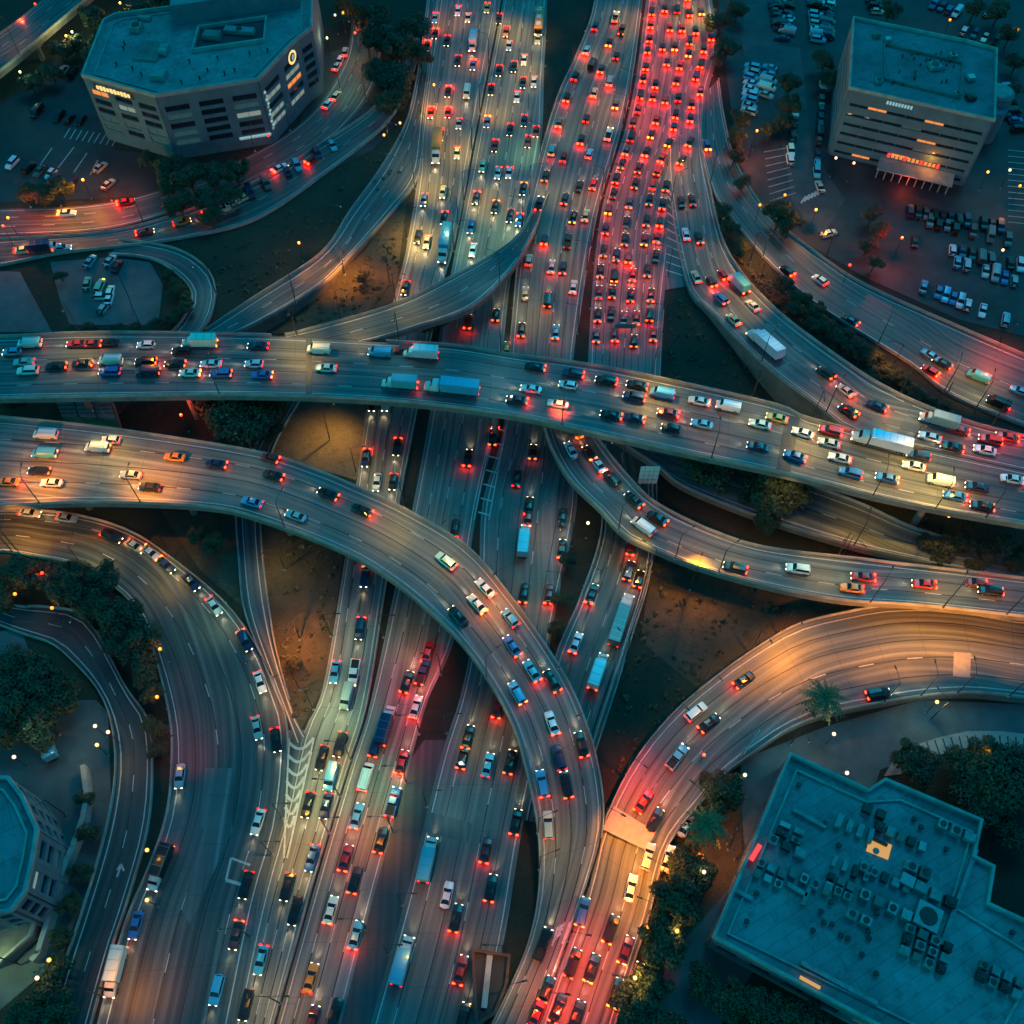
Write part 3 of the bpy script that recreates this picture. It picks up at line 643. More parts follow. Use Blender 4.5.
        b = MB(); b.box((0, -.3, .95), (1.1, 11.2, .3), 'dmetal'); b.build('chassis', root)
        lights(root, 2.4, -6.2, 6.15, 1.3, 1.0); ws = ((-5.2, -4.0, 3.3, 5.3), 1.2)
    elif t == 'bus':
        b = MB(); boxbody(b, -6, 6, 2.55, .4, 3.1, 'carpaint', .18); b.build('body', root)
        b = MB(); b.box((0, 6.0, 2.0), (2.2, .06, 1.3), 'glass'); b.build('windscreen', root)
        for sx in (-1, 1): b = MB(); b.box((sx * 1.285, 0, 2.1), (.04, 10.8, .9), 'glass'); b.build('side_window', root)
        b = MB()
        for y in (-4, 0, 3.6): b.box((0, y, 3.2), (1.4, 1.7, .24), 'white')
        b.build('roof_unit', root)
        lights(root, 2.5, -6, 6, 1.0, .8); ws = ((-3.6, 4.0), 1.22)
    ys, xw = ws
    for y in ys:
        for sx in (-1, 1): b = MB(); wheel(b, sx * xw, y, .42, .3); b.build('wheel', root)
    return root
HL = bpy.data.lights.new('headlight_beam', 'SPOT'); HL.energy = 150; HL.color = (1, .74, .40); HL.spot_size = R_(70); HL.spot_blend = 1; HL.shadow_soft_size = .25
PROTO = {}
HALF = {'sedan': 2.4, 'hatchback': 2.1, 'suv': 2.45, 'van': 2.7, 'pickup': 2.8, 'box_truck': 4, 'semi_truck': 6.2, 'bus': 6}
for t in ('sedan', 'hatchback', 'suv'): PROTO[t] = make_car(t)
for t in ('van', 'pickup', 'box_truck', 'semi_truck', 'bus'): PROTO[t] = make_big(t)
for t, p in PROTO.items():
    p['_kids'] = 0
KIDS = {t: list(p.children) for t, p in PROTO.items()}
COLS = {'k': ('black', (.012, .012, .014)), 'n': ('navy', (.015, .03, .09)), 'g': ('grey', (.10, .11, .12)), 'w': ('white', (.75, .76, .76)), 'i': ('silver', (.42, .45, .47)), 't': ('teal', (.09, .42, .60)),
        'r': ('red', (.45, .02, .02)), 'b': ('blue', (.04, .16, .42)), 'o': ('orange', (.75, .25, .04)), 'y': ('yellow', (.8, .55, .08)), 'c': ('cream', (.6, .52, .36)), 'm': ('maroon', (.16, .02, .03))}
TYP = {'s': 'sedan', 'h': 'hatchback', 'u': 'suv', 'v': 'van', 'p': 'pickup', 'b': 'box_truck', 't': 'semi_truck', 'B': 'bus'}
NICE = {'sedan': 'sedan', 'hatchback': 'hatchback', 'suv': 'SUV', 'van': 'van', 'pickup': 'pickup', 'box_truck': 'box truck', 'semi_truck': 'semi truck', 'bus': 'bus'}
CAT = {'sedan': 'car', 'hatchback': 'car', 'suv': 'car', 'van': 'van', 'pickup': 'pickup truck', 'box_truck': 'truck', 'semi_truck': 'truck', 'bus': 'bus'}
VEH = []   # dict(type,col,loc,fwd,road,mode)
def nearest(rd, px, py):
    r = ROADS[rd]; best = min(range(1, r['n'] - 1), key=lambda i: (r['px'][i][0] - px) ** 2 + (r['px'][i][1] - py) ** 2)
    return r, best
def addveh(rd, px, py, t, c, mode='run', trav=None):
    r, i = nearest(rd, px, py)
    a, b_ = r['cen'][i - 1], r['cen'][i + 1]; z = r['cen'][i].z
    # refine height by projecting on the tangent
    p = U(px, py, z + .5); d = (b_ - a); tt = max(0, min(1, (p - a).dot(d) / d.dot(d))); z = a.z + (b_.z - a.z) * tt
    p = U(px, py, z + .6); p.z = z
    f = d.normalized() * (trav or r['trav'])
    VEH.append(dict(t=TYP.get(t, t), c=c, p=p, f=f, rd=rd, mode=mode, px=px, py=py, lane=None))
def VL(rd, s, mode='run', trav=None):
    for e in s.split():
        q = e.split(','); m_ = mode
        if len(q) > 4: m_ = {'q': 'brake', 'a': 'amber', 'x': 'off'}[q[4]]
        addveh(rd, float(q[0]), float(q[1]), q[2], q[3], m_, trav)
VL('N', "30,344,v,w,a 77,344,s,r,q 91,344,s,r,q 108,343,s,k 146,345,h,w 200,344,b,w,a 181,351,h,k 258,346,s,n 12,352,h,t 28,371,u,w 24,362,s,i 56,366,s,k,q 82,364,s,k,q 111,361,v,w 110,372,u,b 146,362,u,k,q 148,372,v,n,q 175,364,s,k,q 190,373,s,w,a 211,364,s,w 221,374,u,b,a 254,364,h,w 262,375,s,b,a 319,350,v,w 326,368,s,w 380,353,v,t 403,350,h,r,q 421,355,b,w 400,385,b,t,q 452,390,t,t 535,367,s,k,q 573,374,u,n,q 568,385,h,w 531,389,s,w 517,400,s,r,q 558,404,s,w 606,381,u,k,q 637,385,s,k,q 662,394,v,t 634,397,u,n,a 611,415,s,k,a 634,418,s,n,q 668,413,s,r,q 671,428,h,k 702,424,s,t 702,434,u,t 699,401,s,w,q 728,407,v,w 760,424,s,w 758,447,s,n 777,418,s,y 803,433,s,w 809,426,s,r,q 830,431,u,r,q 829,443,s,i 795,456,s,b,q 840,458,s,w 880,444,t,w 870,455,s,r,q 918,456,u,n 914,466,s,w 850,473,u,b 887,478,s,b,a 940,481,v,w,a 977,487,s,n 955,496,s,b,q 982,506,s,k,q 1012,479,s,w,a")
VL('E', "696,277,s,c 711,282,h,k,q 721,299,u,b,q 738,285,b,t,a 753,306,s,w 734,320,s,c 723,275,h,r,q 765,347,t,w 826,374,u,k,q 846,391,s,i,q 849,411,s,k,q 877,406,s,n,q 896,434,u,k,q 930,437,s,w 952,447,s,k,q 938,422,b,c,q 958,430,s,r,q 990,440,u,r,q 985,450,s,w 1007,437,s,r,q")
VL('H', "707,145,s,b,a 787,271,h,k,q 820,280,h,w 850,320,s,k,q 930,355,s,t 942,363,s,k,q 930,371,h,r,q 978,377,v,t 998,403,v,k,q 1020,391,s,t")
VL('O', "46,435,v,w 45,454,v,t,a 98,448,v,w,a 111,440,h,w 39,471,s,k,q 52,483,s,w 8,482,s,o,q 131,475,s,i 175,457,s,o 150,487,s,k 216,464,s,n,q 252,502,s,t 270,458,h,r,q 273,475,s,k,q 328,494,s,k,a 362,510,s,k,q 296,516,s,t 446,561,u,w,a 485,588,s,w,q 477,604,s,w,a 458,616,s,k 510,618,h,t 518,622,u,i,a 512,646,s,b,q 532,671,s,t,q 552,681,s,k,q 517,693,u,t,a 552,723,s,w,q 559,757,u,n 581,744,s,k,q 542,783,u,t,q 548,824,u,i 566,784,s,k,a 583,911,u,b,a 543,944,p,k 559,952,s,m,a 573,963,u,k,a 547,989,h,k,q 558,1008,s,k,a 537,1013,s,r,a")
VL('P', "696,712,u,w 709,723,s,k,q 677,757,p,t 744,680,s,k,q 878,694,u,k,q 644,801,s,r,a 655,820,s,k,a 648,856,u,i,a 668,858,s,w,a 631,888,s,w 611,929,u,k,a 626,950,s,m,a 592,968,s,k,a 616,993,s,k,a 577,1015,s,k,a 637,975,h,y,a", trav=-1)
VL('F', "577,430,s,o,q 571,450,s,w 598,464,s,w,q 589,453,h,k,a 612,479,u,k 619,487,s,k,q 634,500,s,k,q 657,518,s,k,q 643,527,v,w 735,568,u,k,q 798,569,u,w 863,577,s,r,q 852,588,s,o 924,584,s,r,q 990,591,u,k,q 976,583,h,m,q")
VL('C', "468,322,u,r,q 496,315,h,k,q 507,348,h,o,a 496,420,s,r,q 493,437,s,k,q 468,458,s,k,q 533,452,h,k,q 517,478,s,k 529,506,s,k,q 528,517,s,r,q 524,542,b,t 562,517,s,k 562,549,s,k,a 524,593,s,k,q 549,594,s,m,q 455,528,s,k,q 498,707,s,m,q 468,737,s,k,q 463,757,s,k,q 488,765,s,t 510,762,s,k,q 486,774,s,i,q 428,860,b,t 447,895,s,w 456,918,s,k,q 486,850,s,m,q 491,888,s,k,q 461,970,s,r,q 403,961,b,t 463,1018,s,k 516,822,s,k,a")
VL('G', "631,547,h,r,q 629,571,u,n,q 639,579,h,k,q 592,594,s,k,q 576,643,s,w,a 621,621,t,g 598,672,b,w,q 566,700,s,k")
VL('A', "373,403,s,k 386,403,s,i 366,458,s,n,q 397,447,s,k,q 377,482,s,i 393,482,h,k 405,288,s,k 365,577,s,n,q 360,629,u,n,q 335,672,s,t 354,673,p,w 347,697,v,i 340,745,u,k 322,758,s,k 308,805,s,k 326,806,s,n 331,777,v,t,a 312,858,s,b 287,887,s,k 295,911,s,k 261,960,s,t 258,822,s,w 246,1005,s,k 435,18,s,t 435,34,s,m,q 427,46,s,r,q 447,41,s,k 458,11,s,w 468,18,h,w 487,8,s,y 473,44,b,w 458,61,s,k 473,65,s,b,q 467,93,v,w 448,92,s,k,q 431,113,s,r,q 448,113,h,r,q 457,153,s,c 459,124,h,i 437,150,t,o 443,192,s,c 424,200,s,b 444,218,s,k,q 445,247,t,t 418,237,s,k 427,242,s,c")
VL('A', "246,885,s,k 236,935,s,m,q 217,990,u,t 241,1008,s,k")
VL('B', "428,652,s,r,q 423,672,p,n,q 407,682,s,k,q 416,707,s,w,q 402,762,s,r,q 386,726,b,n,q 376,745,u,n,q 366,777,v,w,a 357,816,s,t,q 393,802,p,b,a 381,840,s,k,a 346,858,s,m,a 355,880,s,k,q 370,882,s,n,q 331,910,s,w,a 356,935,s,t,q 311,978,s,o 325,986,s,k,q 335,1013,s,k,q 312,1021,s,m,q")
VL('B', "491,90,s,k 487,122,s,b,a 495,146,s,m 498,173,s,i 509,173,h,w 476,198,s,n,a 495,207,s,k,a 471,227,s,b 510,216,s,k 473,250,s,w 506,32,s,r 509,46,h,w 539,24,B,o 538,39,s,c 517,47,s,r,a 524,60,s,w 514,67,s,k 523,83,s,k 534,82,s,w 524,121,s,n 528,142,s,m 536,132,h,r 523,189,s,k,a 516,210,s,c 519,220,s,b,a 499,19,s,k 517,97,s,w 510,130,s,k", trav=1)
VL('Rr', "30,513,s,w 67,518,s,i 112,537,u,k,q 135,546,s,c 151,553,s,i,a 166,565,s,n,a 191,582,s,n 214,606,s,i 245,641,u,n,a 260,682,s,w 257,728,s,i 276,740,s,k 180,776,s,i 161,868,b,k,a 136,925,s,b 134,941,h,w,q 116,972,b,w,a")
VL('L', "145,232,s,r,a 182,222,s,o 211,212,s,r,q 62,248,s,t,a 24,250,s,c 45,249,b,n 232,203,s,w,x 245,197,s,c,x 222,208,s,i,x")
VL('M', "67,213,s,w,a 126,202,s,r,q 280,168,s,w,q 312,160,h,r,q 340,60,s,w 337,66,s,w 345,52,s,i 336,96,s,c 328,104,s,w")
# --- jam and steady flow filled lane by lane
def fill(rd, s0, s1, lanes, gap, modes, cols, types='ssshuuvp', pad=.06, trav=None, px0=-30):
    r = ROADS[rd]; N_ = len(lanes)
    for k in lanes:
        s = s0 + random.uniform(0, gap)
        while s < s1:
            f = pad + (1 - 2 * pad) * (k + .5) / r['lanes'] + random.uniform(-.012, .012)
            p = r['pos'](f, s); q = r['pos'](f, s + 1.5); x, y = PJ(p); r_ = q - p
            if y > px0 and all(abs((v['p'] - p).dot(r_.normalized())) > 5.5 or (v['p'] - p).length > 2.1 + abs((v['p'] - p).dot(r_.normalized())) * .9 for v in VEH):
                VEH.append(dict(t=TYP[random.choice(types)], c=random.choice(cols), p=p, f=(q - p).normalized() * (trav or r['trav']), rd=rd, mode=random.choice(modes), px=x, py=y, lane=k))
            s += gap * random.uniform(.85, 1.3)
def srange(rd, y0, y1):
    r = ROADS[rd]; ii = [i for i in range(r['n']) if y0 <= r['px'][i][1] <= y1]; return r['v'][ii[0]], r['v'][ii[-1]]
random.seed(11)
a, b_ = srange('D', 5, 365); fill('D', a, b_, range(10), 6.6, ['brake'] * 5 + ['run', 'amber'], 'kkkmgnkkr', 'ssssshu')
a, b_ = srange('C', 5, 345); fill('C', a, b_, range(5), 11, ['brake', 'brake', 'run', 'amber'], 'kkgnwicrt', 'sssuhvp')
a, b_ = srange('B', -5, 245); fill('B', a, b_, range(4), 45, ['run'], 'kwicn', 'sssu', trav=1)
a, b_ = srange('A', -5, 180); fill('A', a, b_, range(4), 55, ['run'], 'kwicn', 'sssu')
a, b_ = srange('E', 100, 300); fill('E', a, b_, range(2), 13, ['brake', 'run', 'amber'], 'krwn', 'ssu')
fill('A', *srange('A', 740, 1024), range(4), 70, ['run'], 'kn', 'ss')
fill('D', *srange('D', -20, 110), range(10), 6.4, ['brake', 'amber'], 'krm', 'ss')
# parked rows
def row(x0, y0, x1, y1, n, ang, cols='kkngwit', prob=.85, z=.06, where='parking lot'):
    a, b_ = U(x0, y0, z), U(x1, y1, z)
    for i in range(n):
        if random.random() > prob: continue
        p = a.lerp(b_, (i + .5) / n); d = (b_ - a).normalized(); th = R_(ang)
        f = Vector((d.x * math.cos(th) - d.y * math.sin(th), d.x * math.sin(th) + d.y * math.cos(th), 0)) * random.choice((1, -1))
        p.z = z + .02; x, y = PJ(p)
        VEH.append(dict(t=TYP[random.choice('ssuuhv')], c=random.choice(cols), p=p, f=f, rd=where, mode='off', px=x, py=y, lane=None))
LOT1, LOT2, LOT3 = 'upper-right parking lot', 'far-right parking lot', 'upper-left parking lot'
row(772, -10, 782, 42, 12, 80, 'kngbtk', where=LOT1); row(790, -12, 786, 40, 12, 80, 'kntwi', where=LOT1); row(812, -15, 818, 44, 12, 80, 'kwitgn', where=LOT1); row(828, -12, 826, 40, 12, 80, 'nkgwk', where=LOT1)
row(752, 66, 748, 116, 9, 75, 'twit', where=LOT1); row(770, 66, 765, 100, 5, 75, 'twi', where=LOT1)
row(795, 110, 789, 165, 7, 10, 'nwtk', where=LOT1); row(822, 85, 816, 178, 12, 5, 'nkgtw', where=LOT1)
row(868, -10, 878, 16, 5, 80, 'wik', where=LOT1); row(930, 5, 960, 16, 4, 90, 'wnb', where=LOT1); row(948, 28, 1000, 44, 5, 90, 'knw', where=LOT1)
row(912, 284, 1016, 326, 14, 100, 'twibt', where=LOT2); row(952, 262, 1018, 284, 7, 100, 'wtib', where=LOT2); row(905, 212, 1020, 232, 14, 95, 'kngk', where=LOT2); row(900, 240, 1024, 268, 13, 95, 'knwgk', .5, where=LOT2); row(1000, 85, 1020, 135, 6, 95, 'kbi', where=LOT2)
row(925, 222, 1020, 245, 11, 95, 'kgnm', .6, where=LOT2)
row(30, 112, 90, 124, 11, 90, 'kgnk', .5, where=LOT3); row(5, 163, 60, 178, 10, 90, 'kgwn', where=LOT3); row(20, 172, 75, 186, 9, 90, 'kng', .6, where=LOT3)
row(330, 40, 345, 110, 0, 0, where=LOT3); row(232, 205, 345, 140, 22, 70, 'kngwt', .55, where='kerbside row below the office building'); row(62, 72, 82, 76, 4, 95, 'wk', where=LOT3)
for q in "88,285,s,c,95 101,288,u,c,85 111,293,h,w,90 103,298,h,w,0 110,300,s,w,90 105,309,h,i,70 91,263,s,t,75 111,262,s,i,70 118,268,s,m,80".split():
    x, y, t, c, a_ = q.split(','); x, y = float(x), float(y); p = U(x, y, .1)
    VEH.append(dict(t=TYP[t], c=c, p=p, f=Vector((math.cos(R_(float(a_))), math.sin(R_(float(a_))), 0)), rd='lot inside the small loop road', mode='off', px=x, py=y, lane=None))
for q in "49,744,b,t,120 101,169,s,c,60 109,186,s,c,60 100,170,b,w,70 748,104,s,t,10 902,52,h,w,40 819,188,s,i,95 828,235,s,w,20 1008,118,s,n,0 1016,130,s,i,5 990,16,s,o,10 710,755,v,w,30 697,865,h,y,60 672,832,s,c,50 685,826,s,w,60".split():
    x, y, t, c, a_ = q.split(','); x, y = float(x), float(y); p = U(x, y, .1)
    VEH.append(dict(t=TYP[t], c=c, p=p, f=Vector((math.cos(R_(float(a_))), math.sin(R_(float(a_))), 0)), rd='roadside area', mode='off', px=x, py=y, lane=None))

# instantiate: the 300 cars that show largest are things of their own, the remaining far cars one mass
def vsize(v):
    d = (v['p'] - Vector((0, 0, CAMH))).length; L = HALF[v['t']]; vis = 1 if -20 < v['px'] < 1044 and -20 < v['py'] < 1044 else 0
    return vis * L / d * (1 if v['mode'] != 'off' else .93)
VEH = [v for v in VEH if vsize(v) > 0]
keep = []
for v in VEH:     # drop overlaps
    if all((v['p'] - k['p']).length > (HALF[v['t']] + HALF[k['t']]) * (.42 if v['mode'] == 'off' else .6) for k in keep): keep.append(v)
VEH = keep
cars = sorted([v for v in VEH if CAT[v['t']] == 'car'], key=vsize, reverse=True)
far = cars[295:]; farset = set(id(v) for v in far)
things = [v for v in VEH if id(v) not in farset]
NAMES = {'M': 'street below the angular office building', 'L': 'lower parallel street'}
def rdesc(v): return ROADS[v['rd']]['desc'] if v['rd'] in ROADS else v['rd']
keyf = lambda v: (v['rd'], v['t'], v['c'])
from collections import defaultdict
gr = defaultdict(list)
for v in things: gr[keyf(v)].append(v)
for k, vs_ in gr.items():
    order = ROADS[k[0]]['order'] if k[0] in ROADS else 'left'
    vs_.sort(key=(lambda v: -v['py']) if order == 'bottom' else (lambda v: v['px']))
    for i, v in enumerate(vs_):
        col, ty = COLS[v['c']][0], NICE[v['t']]; loc = ('along' if v['mode'] != 'off' or v['rd'] in ROADS else 'in') + ' the ' + rdesc(v)
        if v['rd'] == 'roadside area': loc = 'parked beside the road'
        if len(vs_) == 1: v['label'] = f'the only {col} {ty} {loc}'
        else: v['label'] = f"{ordn(i + 1)} {col} {ty} from the {'bottom' if order == 'bottom' else 'left end'} {loc}"
def orient(o, v, lift=0.03):
    f = v['f'].normalized(); r = f.cross(Vector((0, 0, 1))).normalized(); u = r.cross(f)
    mt = Matrix(((r.x, f.x, u.x), (r.y, f.y, u.y), (r.z, f.z, u.z))).to_4x4()
    mt.translation = v['p'] + Vector((0, 0, lift)); o.matrix_world = mt; o.location = mt.translation
    o.rotation_euler = mt.to_euler()
used = set()
random.seed(3)
M['tail_weak'] = emit('tail_lamp_dim', (1, .008, .002), 1.0, (.3, .01, .01)); M['brake_mid'] = emit('brake_lamp_mid', (1, .02, .003), 9, (.3, .01, .01))
MODE = {'run': ('tail', 'head'), 'brake': ('brake', 'head'), 'amber': ('amber', 'head'), 'off': ('tailoff', 'headoff')}
def spawn(v):
    t = v['t']; p = PROTO[t]
    if t in used:
        root = p.copy(); C.objects.link(root); kids = []
        for k in KIDS[t]:
            c = k.copy(); C.objects.link(c); c.parent = root; kids.append(c)
    else: root = p; kids = list(KIDS[t]); used.add(t)
    if '_kids' in root: del root['_kids']
    orient(root, v)
    c = COLS[v['c']][1]; c = tuple(x * random.uniform(.85, 1.1) for x in c)
    tl, hl = MODE[v['mode']]
    tl = random.choice({'tail': ['tail', 'tail_weak', 'tailoff'], 'brake': ['brake', 'brake_mid', 'brake_mid'], 'amber': ['amber', 'brake_mid']}.get(tl, [tl])); hl = random.choice(['head', 'head', 'headoff']) if hl == 'head' and v['f'].y > -.3 else hl
    for k in kids:
        k.color = (*c, 1); n = k.name.split('.')[0]
        if n in ('tail_light', 'headlight'):
            k.material_slots[0].link = 'OBJECT'; k.material_slots[0].material = M[tl if n == 'tail_light' else hl]
    tag(root, v['label'], CAT[t], {'off': 'vehicles parked in the %s'}.get(v['mode'], 'vehicles driving along the %s') % rdesc(v))
    if v['mode'] != 'off' and hl == 'head':
        l = bpy.data.objects.new('headlight_beam', HL); C.objects.link(l); l.parent = root
        l.location = (0, HALF[t] + .15, .75); l.rotation_euler = (R_(76), 0, 0)
for v in things: spawn(v)
for t, p in PROTO.items():
    if t not in used:
        for k in KIDS[t]: bpy.data.objects.remove(k)
        bpy.data.objects.remove(p)
# distant cars as one mass
def addmesh(b, v):
    s = SPEC.get(v['t'], SPEC['sedan']); f = v['f'].normalized(); r = f.cross(Vector((0, 0, 1))).normalized(); u = r.cross(f)
    T = lambda x, y, z: v['p'] + r * x + f * y + u * (z + .03)
    L, W = s['L'] / 2, s['W'] / 2; c = tuple(x * random.uniform(.8, 1.1) for x in COLS[v['c']][1])
    st = s['st']
    P = lambda q: [T(-q[1], q[0], q[2]), T(-q[1] * .9, q[0], q[3]), T(q[1] * .9, q[0], q[3]), T(q[1], q[0], q[2])]
    secs = [P(q) for q in st]
    for a, d in zip(secs, secs[1:]):
        for i in range(3): b.face([a[i], d[i], d[i + 1], a[i + 1]], 'carattr', col=c)
    b.face(secs[0], 'carattr', col=c); b.face(secs[-1][::-1], 'carattr', col=c)
    y0, y1, bw, bz = s['belt']; q0, q1, rw, rz = s['roof']
    B_ = [T(-bw, y0, bz), T(bw, y0, bz), T(bw, y1, bz), T(-bw, y1, bz)]; R2 = [T(-rw, q0, rz), T(rw, q0, rz), T(rw, q1, rz), T(-rw, q1, rz)]
    for i in range(4): j = (i + 1) % 4; b.face([B_[i], B_[j], R2[j], R2[i]], 'glass')
    b.face(R2, 'carattr', col=c)
    tl, hl = MODE[v['mode']]
    for sx in (-1, 1):
        b.box(T(sx * .62, -L + .02, .84), (.6, .4, .36), tl, X=r, Y=f, Z=u); b.box(T(sx * .56, L - .05, .52), (.3, .12, .12), hl, X=r, Y=f, Z=u)
b = MB()
for v in far: addmesh(b, v)
if far: tag(b.build('distant_cars', usecol=True), 'dense mass of small distant cars jammed and parked towards the top', 'cars', kind='stuff')

# ------------------------------------------------------------------ street lamps
LC = {'o': (1, .29, .008), 'y': (1, .56, .085), 'w': (1, .72, .36), 'g': (.72, 1, .40), 'r': (1, .06, .015), 'p': (.75, .45, 1), 'c': (.55, 1, .85)}
LN = {'o': 'orange', 'y': 'yellow', 'w': 'warm white', 'g': 'greenish', 'r': 'red', 'p': 'violet', 'c': 'pale cyan'}
for k, c in LC.items(): M['lens_' + k] = emit('lamp_lens_' + k, tuple(x * .8 if i == 0 else x * .55 for i, x in enumerate(c)), 1.3)
def mk_lamp():
    root = empty('street_lamp')
    b = MB(); b.tube((0, 0, 0), (0, 0, .5), .3, .22, 'concrete', 10); b.tube((0, 0, .5), (0, 0, 10.2), .13, .075, 'dmetal', 8); b.build('pole', root)
    b = MB(); b.tube((0, 0, 10.0), (1.2, 0, 10.7), .06, .05, 'dmetal', 6); b.tube((1.2, 0, 10.7), (2.7, 0, 10.85), .05, .045, 'dmetal', 6); b.build('arm', root)
    b = MB(); b.box((3.05, 0, 10.88), (.9, .34, .14), 'dmetal', top=(.7, .6)); b.build('lamp_head', root)
    b = MB(); b.sphere((3.15, 0, 10.79), .19, 'lens_o', 8, 6, .6); b.build('lens', root)
    return root
def mk_globe():
    root = empty('street_lamp')
    b = MB(); b.tube((0, 0, 0), (0, 0, .4), .22, .16, 'concrete', 10); b.tube((0, 0, .4), (0, 0, 6.0), .09, .06, 'dmetal', 8); b.build('pole', root)
    b = MB(); b.tube((0, 0, 6.0), (0, 0, 6.15), .2, .28, 'dmetal', 10); b.build('fitter', root)
    b = MB(); b.sphere((0, 0, 6.5), .36, 'lens_o', 12, 8); b.build('globe', root)
    return root
LP = {'arm': mk_lamp(), 'globe': mk_globe()}; LK = {k: list(v.children) for k, v in LP.items()}; lused = set(); LCOUNT = defaultdict(list)
LD = {}
POW = 1600
def ldata(kind, col, pw):
    k = (kind, col, round(pw, 2))
    if k not in LD:
        if kind == 'arm':
            d = bpy.data.lights.new('lamp_light', 'SPOT'); d.spot_size = R_(108); d.spot_blend = 1
        else: d = bpy.data.lights.new('lamp_light', 'POINT')
        d.energy = POW * min(3.4, pw ** 1.9) * (1 if kind == 'arm' else (.3 if col in 'or' else .13)) * {'o': 1.35, 'y': 1.2, 'r': 1.5}.get(col, .75); d.color = LC[col]; d.shadow_soft_size = .3; LD[k] = d
    return LD[k]
LAMPS = []
def put_lamp(kind, base, ang, col, pw, where, aim=None, sc=1):
    if kind in lused:
        root = LP[kind].copy(); C.objects.link(root); kids = []
        for k in LK[kind]: c = k.copy(); C.objects.link(c); c.parent = root; kids.append(c)
    else: root = LP[kind]; kids = list(LK[kind]); lused.add(kind)
    root.location = base; root.rotation_euler = (0, 0, ang)
    for k in kids:
        if k.name.split('.')[0] in ('lens', 'globe'): k.material_slots[0].link = 'OBJECT'; k.material_slots[0].material = M['lens_' + col]
    l = bpy.data.objects.new('lamp_light', ldata(kind, col, pw)); C.objects.link(l); l.parent = root
    if kind == 'arm':
        l.location = (3.15, 0, 10.45)
        if aim is not None:
            dv = aim - (base + Vector((3.15 * math.cos(ang), 3.15 * math.sin(ang), 10.45)))
            dv.rotate(Matrix.Rotation(-ang, 3, 'Z')); l.rotation_euler = dv.to_track_quat('-Z', 'Y').to_euler()
    else: l.location = (0, 0, 7.05)
    LAMPS.append((root, col, kind, where, PJ(base)))
def underdeck(x, y, z):
    for k in ('N', 'O', 'F', 'J', 'E', 'U'):
        if inroad(x, y, [q for q in ROADS if q != k]) and ROADS[k]['cen'][len(ROADS[k]['cen']) // 3].z > z + 2: return True
    return False
def pool(rd, px, py, col, pw):
    r, i = nearest(rd, px, py); z = r['cen'][i].z; p = U(px, py, z)
    da, db = (p - r['A'][i]).length, (p - r['B'][i]).length
    e = r['A'][i] - r['side'][i] * .3 if da < db else r['B'][i] + r['side'][i] * .3
    s = r['side'][i] * (1 if da < db else -1)
    if rd not in ('N', 'O', 'F', 'J', 'E'):
        bad = lambda e, s: underdeck(e.x, e.y, z) or underdeck(e.x + s.x * 3, e.y + s.y * 3, z)
        if bad(e, s):
            e = (r['B'][i] + r['side'][i] * .3) if da < db else (r['A'][i] - r['side'][i] * .3); s = -s
            if bad(e, s): return
    put_lamp('arm', Vector((e.x, e.y, e.z)), math.atan2(s.y, s.x), col, pw, rd, aim=p)
def glob(px, py, col, pw, z=0, where='ground'):   # px,py is where the glowing globe itself shows
    p = U(px, py, z + 6.5); put_lamp('globe', Vector((p.x, p.y, z)), 0, col, pw, where)
